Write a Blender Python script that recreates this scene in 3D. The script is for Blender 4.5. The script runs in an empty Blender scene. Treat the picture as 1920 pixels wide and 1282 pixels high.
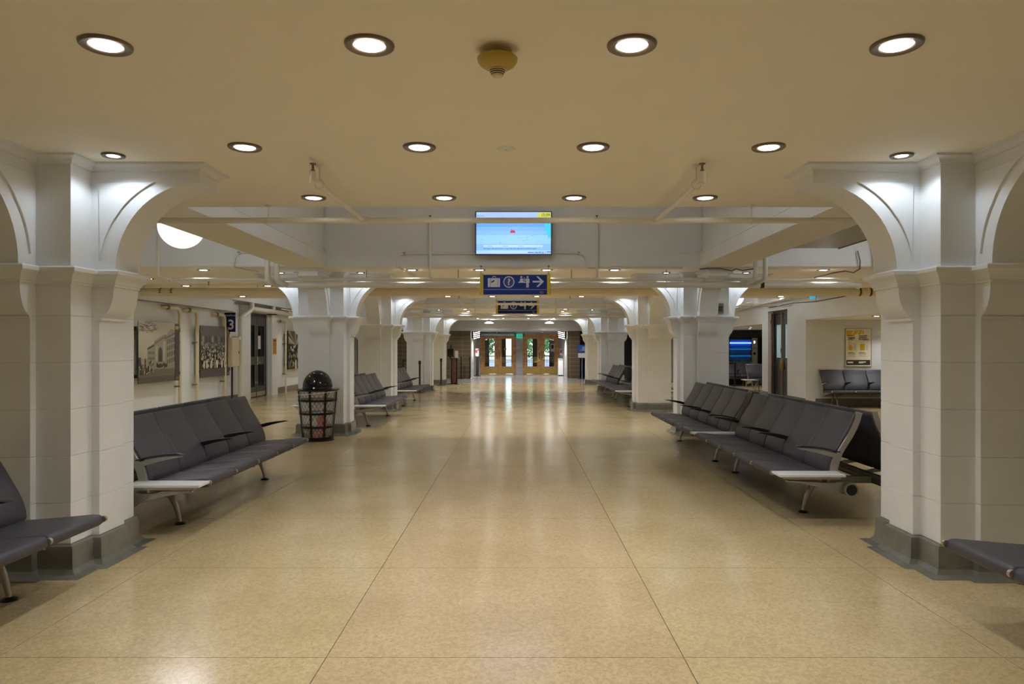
import bpy, math, random
from mathutils import Vector, Matrix
random.seed(7)
S = bpy.context.scene
COL = S.collection
PI = math.pi
R = math.radians
F = 1333.0
CX = 0.065            # camera X, corridor centre is X = 0, floor Z = 0

# ------------------------------------------------------------------ camera, world, exposure
cd = bpy.data.cameras.new('camera'); cam = bpy.data.objects.new('camera', cd); COL.objects.link(cam)
cam.location = (CX, 0, 1.5); cam.rotation_euler = (PI/2, 0, 0)
cd.sensor_fit = 'HORIZONTAL'; cd.sensor_width = 36; cd.lens = F/1920*36
cd.shift_x = -10/1920; cd.shift_y = 10/1920; cd.clip_end = 300; cd.clip_start = .05
S.camera = cam
W = bpy.data.worlds.new('sky'); S.world = W; W.use_nodes = True
nt = W.node_tree; sky = nt.nodes.new('ShaderNodeTexSky'); sky.sky_type = 'NISHITA'
sky.sun_disc = False; sky.sun_elevation = R(48); sky.sun_rotation = R(200); sky.air_density = 1.0
nt.nodes['Background'].inputs[1].default_value = .36
nt.links.new(sky.outputs[0], nt.nodes['Background'].inputs[0])
V = S.view_settings; V.view_transform = 'Standard'; V.look = 'None'; V.gamma = 1; V.use_curve_mapping = False
V.exposure = 0.72
DOWN_W, BRACKET_W, GLOBE_W = 22.0, 4.6, 430.0       # lamp powers
C_ = S.cycles; C_.use_denoising = True; C_.max_bounces = 9; C_.diffuse_bounces = 5; C_.glossy_bounces = 4
C_.transparent_max_bounces = 12; C_.transmission_bounces = 6; C_.caustics_reflective = False; C_.caustics_refractive = False
C_.sample_clamp_indirect = 4.0

# ------------------------------------------------------------------ materials
def lin(c):
    return tuple((x/12.92 if x <= .04045 else ((x+.055)/1.055)**2.4) for x in c)
def hexc(r, g, b): return lin((r/255, g/255, b/255))
MATS = {}
def pm(name, col, rough=.5, metal=0, var=0, vscale=4, bump=0, bscale=40, emit=None, es=0, spec=.5, coat=0):
    m = bpy.data.materials.new(name); m.use_nodes = True; t = m.node_tree; b = t.nodes['Principled BSDF']
    b.inputs['Base Color'].default_value = (*col, 1); b.inputs['Roughness'].default_value = rough
    b.inputs['Metallic'].default_value = metal; b.inputs['Specular IOR Level'].default_value = spec
    b.inputs['Coat Weight'].default_value = coat
    if emit: b.inputs['Emission Color'].default_value = (*emit, 1); b.inputs['Emission Strength'].default_value = es
    if var or bump:
        tc = t.nodes.new('ShaderNodeTexCoord')
        if var:
            n = t.nodes.new('ShaderNodeTexNoise'); n.inputs['Scale'].default_value = vscale; n.inputs['Detail'].default_value = 5
            t.links.new(tc.outputs['Object'], n.inputs['Vector'])
            r = t.nodes.new('ShaderNodeValToRGB'); r.color_ramp.elements[0].position = .3; r.color_ramp.elements[1].position = .7
            r.color_ramp.elements[0].color = (*[max(0, c*(1-var)) for c in col], 1); r.color_ramp.elements[1].color = (*[min(1, c*(1+var)) for c in col], 1)
            t.links.new(n.outputs['Fac'], r.inputs['Fac']); t.links.new(r.outputs[0], b.inputs['Base Color'])
        if bump:
            n2 = t.nodes.new('ShaderNodeTexNoise'); n2.inputs['Scale'].default_value = bscale; n2.inputs['Detail'].default_value = 3
            t.links.new(tc.outputs['Object'], n2.inputs['Vector'])
            bp = t.nodes.new('ShaderNodeBump'); bp.inputs['Strength'].default_value = bump; bp.inputs['Distance'].default_value = .01
            t.links.new(n2.outputs['Fac'], bp.inputs['Height']); t.links.new(bp.outputs[0], b.inputs['Normal'])
    MATS[name] = m
    return m
M = MATS
pm('stone_paint', (.745, .76, .765), .42, var=.03, vscale=3, bump=.12, bscale=55)
pm('wall_paint', (.74, .75, .74), .5, var=.03, vscale=2, bump=.06)
pm('ceiling_paint', (.87, .83, .73), .75, var=.012, vscale=2)
pm('plinth_paint', (.17, .165, .135), .22, var=.12, vscale=9, bump=.1, bscale=25)
pm('pipe_paint', (.74, .71, .62), .33, var=.03)
pm('pipe_cream', (.70, .62, .42), .38, var=.04)
pm('bronze', (.20, .155, .11), .4, .4)
pm('brass', (.62, .43, .14), .3, .9)
pm('brass_dull', (.35, .24, .10), .4, .8)
pm('leather', (.056, .053, .066), .47, var=.08, vscale=12, bump=.18, bscale=220)
pm('leather_grey', (.075, .071, .078), .5, var=.08, vscale=12, bump=.18, bscale=220)
pm('black_plastic', (.012, .012, .013), .35)
pm('black_gloss', (.004, .004, .005), .05, spec=.5)
pm('black_iron', (.012, .011, .010), .4, .3)
pm('alu', (.46, .43, .37), .36, .85, var=.05)
pm('alu_dark', (.25, .235, .20), .4, .8)
pm('white_laminate', (.74, .75, .76), .3)
pm('dark_bore', (.01, .009, .008), .8)
pm('yellow_paint', (.62, .47, .01), .45)
pm('detector_yellow', (.50, .36, .06), .45)
pm('detector_cream', (.70, .58, .38), .5)
pm('navy', (.008, .036, .27), .5, spec=.2)
pm('navy_dark', (.010, .018, .11), .5, spec=.2)
pm('icon_white', (.72, .74, .78), .5)
pm('label_black', (.015, .013, .01), .5)
pm('door_dark', (.045, .042, .036), .4, var=.1)
pm('wood_red', (.19, .075, .04), .4, var=.25, vscale=6)
pm('wood', (.66, .33, .11), .38, var=.28, vscale=6)
pm('wood_dark', (.07, .035, .018), .4, var=.3, vscale=6)
pm('grey_metal', (.52, .52, .51), .4, .3)
pm('duct_metal', (.30, .29, .265), .33, .8, var=.15, vscale=6)
pm('box_beige', (.62, .53, .35), .5, var=.04)
pm('grey_plaster', (.40, .40, .385), .6, var=.05)
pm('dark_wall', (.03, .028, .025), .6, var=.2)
pm('bright_green', hexc(0, 140, 110), .5, emit=hexc(0, 170, 130), es=.7)
pm('cyan_sign', hexc(20, 150, 190), .5, emit=hexc(30, 170, 215), es=.6)
pm('sign_glow', (.8, .9, .9), .5, emit=(.8, .95, .95), es=1.0)
pm('orange_note', (.60, .34, .06), .6)
pm('paper', (.72, .70, .66), .6)
pm('red_bag', (.55, .03, .02), .4, var=.3, vscale=20)
pm('white_bag', (.65, .63, .60), .5, var=.1, vscale=20)
pm('brown_bag', (.22, .13, .05), .7, var=.3, vscale=20)
pm('white_plastic', (.72, .72, .72), .35)
pm('pavement', (.55, .55, .53), .8, var=.1, vscale=1)
pm('leaf', (.09, .26, .06), .6, var=.35, vscale=2)
pm('bark', (.10, .07, .045), .9, var=.3)
pm('blue_stand', hexc(20, 60, 120), .4)
pm('rust', (.16, .07, .03), .7, var=.4, vscale=20)
pm('lens', (1, 1, 1), .5, emit=(1, .97, .92), es=9)
pm('lens_small', (1, 1, 1), .5, emit=(.9, .96, 1), es=9)
pm('globe_glass', (.9, .9, .9), .35, emit=(1, .98, .97), es=.8)
pm('lamp_glow', (1, 1, 1), .5, emit=(1, .98, .95), es=6)
pm('machine_glow', (.05, .20, .85), .4)
pm('tube_blue', (.3, .5, 1), .3, emit=(.15, .40, 1), es=4.5)
for k in ('lens', 'lens_small'): M[k].cycles.emission_sampling = 'NONE'

def terrazzo(name, c1, c2):
    m = bpy.data.materials.new(name); m.use_nodes = True; t = m.node_tree; b = t.nodes['Principled BSDF']
    tc = t.nodes.new('ShaderNodeTexCoord')
    def noise(sc, det, vec):
        n = t.nodes.new('ShaderNodeTexNoise'); n.inputs['Scale'].default_value = sc; n.inputs['Detail'].default_value = det
        t.links.new(vec, n.inputs['Vector']); return n.outputs['Fac']
    def ramp(f, p0, a, p1, c):
        r = t.nodes.new('ShaderNodeValToRGB'); r.color_ramp.elements[0].position = p0; r.color_ramp.elements[1].position = p1
        r.color_ramp.elements[0].color = (*a, 1); r.color_ramp.elements[1].color = (*c, 1); t.links.new(f, r.inputs['Fac']); return r.outputs[0]
    def mix(f, a, c, mode='MIX'):
        x = t.nodes.new('ShaderNodeMix'); x.data_type = 'RGBA'; x.blend_type = mode
        if isinstance(f, float): x.inputs[0].default_value = f
        else: t.links.new(f, x.inputs[0])
        t.links.new(a, x.inputs[6]); t.links.new(c, x.inputs[7]); return x.outputs[2]
    P = tc.outputs['Object']
    base = ramp(noise(1.1, 5, P), .32, c1, .68, c2)
    v = t.nodes.new('ShaderNodeTexVoronoi'); v.inputs['Scale'].default_value = 62; t.links.new(P, v.inputs['Vector'])
    chips = ramp(v.outputs['Color'], .1, (.74, .74, .74), .75, (1.12, 1.1, 1.06))
    base = mix(.55, base, chips, 'MULTIPLY')
    spk = ramp(noise(150, 2, P), .36, (.62, .55, .5), .46, (1, 1, 1))
    base = mix(.55, base, spk, 'MULTIPLY')
    t.links.new(base, b.inputs['Base Color'])
    rr = t.nodes.new('ShaderNodeMapRange'); rr.inputs['To Min'].default_value = .13; rr.inputs['To Max'].default_value = .22
    t.links.new(noise(1.7, 6, P), rr.inputs['Value']); t.links.new(rr.outputs[0], b.inputs['Roughness'])
    bp = t.nodes.new('ShaderNodeBump'); bp.inputs['Strength'].default_value = .05; bp.inputs['Distance'].default_value = .02
    t.links.new(noise(2.4, 3, P), bp.inputs['Height']); t.links.new(bp.outputs[0], b.inputs['Normal'])
    b.inputs['Specular IOR Level'].default_value = .45
    MATS[name] = m
terrazzo('terrazzo_yellow', (.49, .38, .20), (.58, .465, .265))
terrazzo('terrazzo_pink', (.49, .365, .21), (.565, .43, .26))
terrazzo('terrazzo_grey', (.30, .29, .28), (.38, .37, .36))
pm('joint', (.20, .14, .075), .5)

def tile_mat(name, c, joint, tw, th):
    m = bpy.data.materials.new(name); m.use_nodes = True; t = m.node_tree; b = t.nodes['Principled BSDF']
    tc = t.nodes.new('ShaderNodeTexCoord'); sx = t.nodes.new('ShaderNodeSeparateXYZ'); cb = t.nodes.new('ShaderNodeCombineXYZ')
    ad = t.nodes.new('ShaderNodeMath'); t.links.new(tc.outputs['Object'], sx.inputs[0])
    t.links.new(sx.outputs[0], ad.inputs[0]); t.links.new(sx.outputs[1], ad.inputs[1])
    t.links.new(ad.outputs[0], cb.inputs[0]); t.links.new(sx.outputs[2], cb.inputs[1])
    br = t.nodes.new('ShaderNodeTexBrick'); br.offset = 0; br.inputs['Scale'].default_value = 1
    br.inputs['Brick Width'].default_value = tw; br.inputs['Row Height'].default_value = th; br.inputs['Mortar Size'].default_value = .007
    br.inputs['Color1'].default_value = (*c, 1); br.inputs['Color2'].default_value = (*[x*.8 for x in c], 1); br.inputs['Mortar'].default_value = (*joint, 1)
    t.links.new(cb.outputs[0], br.inputs['Vector']); t.links.new(br.outputs['Color'], b.inputs['Base Color'])
    b.inputs['Roughness'].default_value = .35; MATS[name] = m
tile_mat('tile_brown', (.17, .122, .07), (.34, .27, .18), .58, .2)
tile_mat('tile_grey', (.5, .5, .5), (.4, .4, .39), .3, .2)

def glassy(name, col, fac, rough=.03):
    m = bpy.data.materials.new(name); m.use_nodes = True; t = m.node_tree
    for n in list(t.nodes): t.nodes.remove(n)
    o = t.nodes.new('ShaderNodeOutputMaterial'); mx = t.nodes.new('ShaderNodeMixShader'); tr = t.nodes.new('ShaderNodeBsdfTransparent'); g = t.nodes.new('ShaderNodeBsdfGlossy')
    tr.inputs[0].default_value = (*col, 1); g.inputs['Roughness'].default_value = rough; mx.inputs[0].default_value = fac
    t.links.new(tr.outputs[0], mx.inputs[1]); t.links.new(g.outputs[0], mx.inputs[2]); t.links.new(mx.outputs[0], o.inputs[0]); MATS[name] = m
glassy('glass', (.92, .97, .96), .09)
glassy('glass_smoke', (.35, .38, .38), .10)
pm('glass_frost', (.42, .58, .60), .3, var=.05, emit=(.42, .6, .64), es=.13)  # faint emission stands in for light behind the frosted panes
def film():
    m = bpy.data.materials.new('bag_film'); m.use_nodes = True; t = m.node_tree; b = t.nodes['Principled BSDF']
    b.inputs['Base Color'].default_value = (.8, .77, .7, 1); b.inputs['Alpha'].default_value = .30; b.inputs['Roughness'].default_value = .3; MATS['bag_film'] = m
film()
def printed(name, emit=0, rough=.45):
    m = bpy.data.materials.new(name); m.use_nodes = True; t = m.node_tree; b = t.nodes['Principled BSDF']
    a = t.nodes.new('ShaderNodeVertexColor'); a.layer_name = 'Col'; b.inputs['Roughness'].default_value = rough
    t.links.new(a.outputs[0], b.inputs['Base Color'])
    if emit:
        b.inputs['Base Color'].default_value = (0, 0, 0, 1); t.links.new(a.outputs[0], b.inputs['Emission Color']); b.inputs['Emission Strength'].default_value = emit
    MATS[name] = m
printed('print'); printed('screen', .56, .3)

# ------------------------------------------------------------------ mesh helpers
class MB:
    def __init__(s): s.v = []; s.f = []
    def add(s, vs, fs, mtx=None):
        n = len(s.v)
        s.v += [tuple(mtx @ Vector(p)) if mtx else tuple(p) for p in vs]
        s.f += [tuple(i+n for i in f) for f in fs]; return s
    def box(s, x0, x1, y0, y1, z0, z1, mtx=None):
        return s.add([(x0,y0,z0),(x1,y0,z0),(x1,y1,z0),(x0,y1,z0),(x0,y0,z1),(x1,y0,z1),(x1,y1,z1),(x0,y1,z1)],
                     [(0,3,2,1),(4,5,6,7),(0,1,5,4),(1,2,6,5),(2,3,7,6),(3,0,4,7)], mtx)
    def cbox(s, x0, x1, y0, y1, z0, z1, b=.004, mtx=None):     # box with chamfered edges
        sec = []
        for z, i in ((z0, b), (z0+b, 0), (z1-b, 0), (z1, b)):
            sec.append([(x0+i,y0+b,z),(x0+b,y0+i,z),(x1-b,y0+i,z),(x1-i,y0+b,z),(x1-i,y1-b,z),(x1-b,y1-i,z),(x0+b,y1-i,z),(x0+i,y1-b,z)])
        return s.loft(sec, mtx=mtx)
    def loft(s, secs, cap=True, closed=True, mtx=None):
        n = len(secs[0]); vs = [p for q in secs for p in q]; fs = []
        for k in range(len(secs)-1):
            for i in range(n if closed else n-1):
                j = (i+1) % n; fs.append((k*n+i, k*n+j, (k+1)*n+j, (k+1)*n+i))
        if cap: fs += [tuple(reversed(range(n))), tuple(range((len(secs)-1)*n, len(secs)*n))]
        return s.add(vs, fs, mtx)
    def prism(s, poly, a0, a1, mp, ch=0):       # poly of (p,q); mp(p,q,a) -> xyz
        secs = []
        if ch:
            cxp = sum(p for p, q in poly)/len(poly); cq = sum(q for p, q in poly)/len(poly)
            def sh(p, q):
                d = math.hypot(p-cxp, q-cq) or 1; k = max(0, 1-ch/d); return (cxp+(p-cxp)*k, cq+(q-cq)*k)
            secs.append([mp(*sh(p, q), a0) for p, q in poly])
            sg = 1 if a1 > a0 else -1
            secs.append([mp(p, q, a0+sg*ch) for p, q in poly]); secs.append([mp(p, q, a1-sg*ch) for p, q in poly])
            secs.append([mp(*sh(p, q), a1) for p, q in poly])
        else: secs = [[mp(p, q, a0) for p, q in poly], [mp(p, q, a1) for p, q in poly]]
        return s.loft(secs)
    def tube(s, pts, r, n=12, cap=True, mtx=None, fillet=0):
        pts = [Vector(p) for p in pts]
        if fillet and len(pts) > 2:
            q = [pts[0]]
            for i in range(1, len(pts)-1):
                a, b, c = pts[i-1], pts[i], pts[i+1]; fl = min(fillet, (a-b).length*.49, (c-b).length*.49)
                p0 = b+(a-b).normalized()*fl; p1 = b+(c-b).normalized()*fl
                for k in range(7): t = k/6; q.append((1-t)**2*p0+2*t*(1-t)*b+t*t*p1)
            pts = q+[pts[-1]]
        rs = r if isinstance(r, (list, tuple)) else [r]*len(pts)
        d0 = (pts[1]-pts[0]).normalized(); up = Vector((0,0,1)) if abs(d0.z) < .9 else Vector((1,0,0))
        u = d0.cross(up).normalized(); secs = []
        for i, p in enumerate(pts):
            d = ((pts[min(i+1, len(pts)-1)]-p).normalized()+(p-pts[max(i-1, 0)]).normalized()).normalized()
            u = (u-d*u.dot(d)).normalized(); w = d.cross(u)
            secs.append([p+(u*math.cos(2*PI*k/n)+w*math.sin(2*PI*k/n))*rs[i] for k in range(n)])
        return s.loft(secs, cap, mtx=mtx)
    def lathe(s, prof, n=24, c=(0,0,0), mtx=None, cap=False):
        return s.loft([[(c[0]+r*math.cos(2*PI*k/n), c[1]+r*math.sin(2*PI*k/n), c[2]+z) for k in range(n)] for r, z in prof], cap, mtx=mtx)
    def build(s, name, mat, parent=None, smooth=None, world=True, kind=None, label=None):
        off = Vector((0,0,0))
        if parent is not None and world:
            p = parent
            while p is not None: off += p.location; p = p.parent
        me = bpy.data.meshes.new(name); me.from_pydata([tuple(Vector(v)-off) for v in s.v], [], s.f); me.validate()
        me.materials.append(M[mat] if isinstance(mat, str) else mat)
        if smooth:
            me.polygons.foreach_set('use_smooth', [True]*len(me.polygons)); me.set_sharp_from_angle(angle=R(smooth))
        o = bpy.data.objects.new(name, me); COL.objects.link(o)
        if parent is not None: o.parent = parent
        if kind: o['kind'] = kind
        if label: o['label'] = label
        return o
LABELS = {}
def tag(o, label, cat, group=None):
    o['label'] = label; o['category'] = cat
    if group: o['group'] = group
    n = len(label.split())
    if not 4 <= n <= 16: print('LABEL LEN', n, label)
    if label in LABELS and LABELS[label] != group or (label in LABELS and not group): print('DUP LABEL', label)
    LABELS[label] = group
    return o
def thing(name, label, cat, loc=(0,0,0), rz=0, group=None):
    o = bpy.data.objects.new(name, None); COL.objects.link(o); o.location = loc; o.rotation_euler = (0,0,rz); o.empty_display_size = .1
    return tag(o, label, cat, group)
def struct(o): o['kind'] = 'structure'; return o
def sempty(name, loc=(0,0,0)):
    o = bpy.data.objects.new(name, None); COL.objects.link(o); o.location = loc; return struct(o)
def dup(root, loc, rz=None, label=None, group=None):
    def cp(o, par):
        c = o.copy(); COL.objects.link(c)
        if par: c.parent = par
        for ch in list(o.children): cp(ch, c)
        return c
    r = cp(root, None); r.location = loc
    if rz is not None: r.rotation_euler = (0,0,rz)
    if label: tag(r, label, r['category'], group or r.get('group'))
    return r
def PX(px, py, Y): return Vector((CX+(px-970)*Y/F, Y, 1.5+(651-py)*Y/F))
def text(s, size, loc, rot, mat, parent, align='LEFT', name='lettering', ext=.0005, bold=0):
    c = bpy.data.curves.new(name, 'FONT'); c.body = s; c.size = size; c.align_x = align; c.align_y = 'BOTTOM_BASELINE'; c.extrude = ext; c.offset = bold
    f_ = bpy.data.objects.new(name, c); COL.objects.link(f_); bpy.context.view_layer.update()
    me = bpy.data.meshes.new_from_object(f_.evaluated_get(bpy.context.evaluated_depsgraph_get()))
    bpy.data.objects.remove(f_); bpy.data.curves.remove(c)
    me.name = name; me.materials.clear(); me.materials.append(M[mat]); o = bpy.data.objects.new(name, me); COL.objects.link(o)
    off = Vector((0,0,0)); p = parent
    while p is not None: off += p.location; p = p.parent
    o.location = Vector(loc)-off; o.rotation_euler = rot; o.parent = parent
    return o
def decal(name, polys, o, ex, ey, parent, mat='print', lift=.0006):
    """flat print: polys = [(colour, [(a,b)...])], drawn in order on the plane o + a*ex + b*ey"""
    o, ex, ey = Vector(o), Vector(ex), Vector(ey); n = ex.cross(ey).normalized(); off = Vector((0,0,0)); p = parent
    while p is not None: off += p.location; p = p.parent
    vs, fs, cs = [], [], []
    for k, (c, q) in enumerate(polys):
        b = len(vs); vs += [tuple(o+ex*a+ey*h+n*(lift+k*.00004)-off) for a, h in q]; fs.append(tuple(range(b, b+len(q)))); cs += [c]*len(q)
    me = bpy.data.meshes.new(name); me.from_pydata(vs, [], fs)
    at = me.color_attributes.new('Col', 'FLOAT_COLOR', 'CORNER')
    for i, l in enumerate(me.loops): at.data[i].color = (*cs[l.vertex_index], 1)
    me.materials.append(M[mat]); ob = bpy.data.objects.new(name, me); COL.objects.link(ob); ob.parent = parent
    return ob
def rect(a0, a1, b0, b1): return [(a0,b0),(a1,b0),(a1,b1),(a0,b1)]
def disc(a, b, r, n=20, ry=None): return [(a+r*math.cos(2*PI*k/n), b+(ry or r)*math.sin(2*PI*k/n)) for k in range(n)]
def spot(name, loc, power, size, blend, parent, col=(1,.965,.91), rad=.055):
    l = bpy.data.lights.new(name, 'SPOT'); l.energy = power; l.spot_size = R(size); l.spot_blend = blend; l.color = col; l.shadow_soft_size = rad
    o = bpy.data.objects.new(name, l); COL.objects.link(o); o.location = loc; o.parent = parent
    return o

# ------------------------------------------------------------------ floor
XL, XR, YB = -7.70, 7.45, -4.0
fl = struct(MB().box(XL-.3, 13.2, YB-.3, 34.5, -.12, -.008).build('floor', 'joint'))
lanes = [XL-.2, -5.62, -4.02, -2.45, -.86, .87, 2.42, 4.0, 5.7, 7.5, 13.1]
rows = [3.44+1.40*k for k in range(-6, 11)]
for i in range(len(lanes)-1):
    mat = 'terrazzo_pink' if i == 4 else 'terrazzo_yellow'
    g = .0022
    for j in range(len(rows)-1):
        MB().box(lanes[i]+g, lanes[i+1]-g, rows[j]+g, rows[j+1]-g, -.03, 0).build('slab', mat, fl)
    MB().box(lanes[i]+g, lanes[i+1]-g, rows[-1]+g, 30.2, -.03, 0).build('slab', mat, fl)
    MB().box(lanes[i]+g, lanes[i+1]-g, 30.204, 34.5, -.03, 0).build('slab', 'terrazzo_grey', fl)
struct(MB().box(-2.6, 3.0, 34.5, 42.8, -.12, 0).build('floor_vestibule', 'terrazzo_grey'))

# ------------------------------------------------------------------ ceiling with coffers
H, HT = 2.77, 3.95
COF = [(6.44, 11.2), (18.35, 23.1)]
BAYS = [(XL+.02, -3.58), (-2.95, 2.95), (3.58, XR-.02)]
ce = struct(MB().box(XL-.3, XR+.3, YB-.3, 34.5, HT, HT+.1).build('ceiling', 'ceiling_paint'))
zones = [(YB-.3, 6.44), (11.2, 18.35), (23.1, 34.5)]
for y0, y1 in zones:
    MB().box(XL-.3, XR+.3, y0, y1, H, 2.985).build('soffit', 'ceiling_paint', ce)
    MB().box(XL-.3, XR+.3, y0 if y0 < 0 else y0+.035, y1-.035, 2.985, HT).build('coffer_wall', 'wall_paint', ce)
for y0, y1 in COF:
    for x0, x1, w in ((-3.58, -2.95, 1), (2.95, 3.58, 1)):
        MB().box(x0, x1, y0, y1, H, 2.985).build('beam', 'ceiling_paint', ce)
        MB().box(x0+.035, x1-.035, y0, y1, 2.985, HT).build('beam_web', 'wall_paint', ce)
    for x0, x1 in ((XL-.3, XL+.25), (XR-.2, XR+.3)):
        MB().box(x0, x1, y0, y1, H, HT).build('beam', 'wall_paint', ce)
    # fascia boards and the small ledge moulding round each coffer
    for x0, x1 in BAYS:
        for yy, sg in ((y0, 1), (y1, -1)):
            MB().box(x0+.001, x1-.001, min(yy, yy+sg*.012), max(yy, yy+sg*.012), 2.772, 2.965).build('fascia', 'wall_paint', ce)
            MB().box(x0+.001, x1-.001, min(yy-sg*.03, yy+sg*.022), max(yy-sg*.03, yy+sg*.022), 2.965, 3.0).build('ledge', 'wall_paint', ce)
    for xx, sg in ((-2.95, 1), (2.95, -1), (-3.58, -1), (3.58, 1)):
        MB().box(min(xx, xx+sg*.012), max(xx, xx+sg*.012), y0+.013, y1-.013, 2.772, 2.965).build('fascia', 'wall_paint', ce)
        MB().box(min(xx-sg*.03, xx+sg*.022), max(xx-sg*.03, xx+sg*.022), y0+.023, y1-.023, 2.965, 3.0).build('ledge', 'wall_paint', ce)

# ------------------------------------------------------------------ walls
wl = struct(MB().box(XL-.25, XL, YB-.3, 20.5, 0, HT).box(XL-.25, XL, 22.15, 34.6, 0, HT).box(XL-.25, XL, 20.5, 22.15, 2.52, HT)
            .box(XL-.3, XL-.25, 20.4, 22.3, 0, 2.6).build('wall_left', 'wall_paint'))
MB().box(XL, XL+.16, YB, 19.0, 2.45, H).build('bulkhead', 'wall_paint', wl)
MB().box(XL, XL+.10, 19.82, 20.44, 0, H).build('pilaster', 'wall_paint', wl)
MB().box(XL, XL+.10, 22.2, 22.75, 0, H).build('pilaster', 'wall_paint', wl)
struct(MB().box(XL, XL+.03, YB, 19.80, 0, .2).box(XL, XL+.03, 22.77, 34.4, 0, .2).build('baseboard_left', 'plinth_paint'))
wr = struct(MB().box(XR, XR+.25, YB-.3, 11.5, 0, HT).box(XR, XR+.25, 18.2, 19.45, 0, HT).box(XR, XR+.25, 20.95, 21.45, 0, HT)
            .box(XR, XR+.25, 29.7, 34.6, 0, HT).box(XR, XR+.25, 11.5, 18.2, 2.2, HT).box(XR, XR+.25, 21.45, 29.7, 2.2, HT)
            .box(XR, XR+.25, 19.45, 20.95, 2.55, HT).box(XR+.25, XR+.3, 18.4, 21.3, 0, 2.6).build('wall_right', 'wall_paint'))
struct(MB().box(XR-.02, XR, 18.22, 19.43, 0, .19).box(XR-.02, XR, 20.97, 21.43, 0, .19).build('baseboard_right', 'plinth_paint'))
# alcove with the luggage poster
struct(MB().box(XR+.25, 13.0, 18.2, 18.4, 0, 2.6).build('wall_alcove', 'wall_paint'))
struct(MB().box(XR+.25, 13.0, 18.17, 18.2, 0, .19).build('baseboard_alcove', 'plinth_paint'))
struct(MB().box(12.9, 13.1, 11.3, 18.2, 0, 2.6).box(XR+.25, 13.0, 11.3, 11.5, 0, 2.6).build('wall_alcove_side', 'wall_paint'))
struct(MB().box(XR+.25, 13.1, 11.3, 18.3, 2.2, 2.4).build('ceiling_alcove', 'ceiling_paint'))
# alcove with the vending machines
struct(MB().box(XR+.25, 13.0, 29.5, 29.7, 0, 2.6).build('wall_vending', 'grey_plaster'))
struct(MB().box(12.9, 13.1, 18.4, 29.7, 0, 2.6).box(XR+.3, 13.0, 21.25, 21.45, 0, 2.6).build('wall_vending_side', 'grey_plaster'))
struct(MB().box(XR+.25, 13.1, 21.3, 29.7, 2.2, 2.4).build('ceiling_vending', 'ceiling_paint'))
struct(MB().box(XR+.25, 12.9, 29.47, 29.5, 0, .15).build('baseboard_vending', 'plinth_paint'))
struct(MB().box(XL-.3, XR+.3, YB-.3, YB, 0, HT).build('wall_back', 'wall_paint'))
# far end
struct(MB().box(XL, -2.2, 34.5, 34.8, 0, 2.5).box(2.5, 3.1, 34.5, 34.8, 0, 2.5).build('wall_far_tiled', 'tile_brown'))
struct(MB().box(3.05, 3.1, 34.8, 37, 0, 2.5).box(3.1, XR+.3, 36.6, 36.9, 0, 2.5).build('wall_far_recess', 'dark_wall'))  # near-black colour carries the darkness of the unlit recess
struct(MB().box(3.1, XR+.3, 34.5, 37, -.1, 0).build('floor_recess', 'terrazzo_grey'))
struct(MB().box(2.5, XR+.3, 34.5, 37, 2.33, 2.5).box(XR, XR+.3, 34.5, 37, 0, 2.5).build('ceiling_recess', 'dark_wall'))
struct(MB().box(XL, XR, 33.5, 34.5, 2.29, H+.01).build('wall_far_bulkhead', 'grey_plaster'))
struct(MB().box(-2.5, -2.2, 34.8, 40.3, 0, 2.5).build('wall_vestibule_left', 'tile_grey'))
struct(MB().box(2.5, 2.8, 34.8, 40.3, 0, 2.5).build('wall_vestibule_right', 'tile_grey'))
struct(MB().box(-2.6, 3.0, 34.5, 42.8, 2.33, 2.5).build('ceiling_vestibule', 'grey_plaster'))
struct(MB().box(-2.2, -2.04, 40, 40.3, 0, 2.33).box(2.42, 2.5, 40, 40.3, 0, 2.33).box(0, .365, 40, 40.3, 0, 2.33)
       .box(-2.04, 0, 40, 40.3, 2.27, 2.33).box(.365, 2.42, 40, 40.3, 2.27, 2.33).build('wall_far_doors', 'tile_grey'))
struct(MB().box(-2.5, -2.3, 40.3, 42.8, 0, 2.5).box(2.7, 2.9, 40.3, 42.8, 0, 2.5).build('wall_porch', 'wood_dark'))

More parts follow.
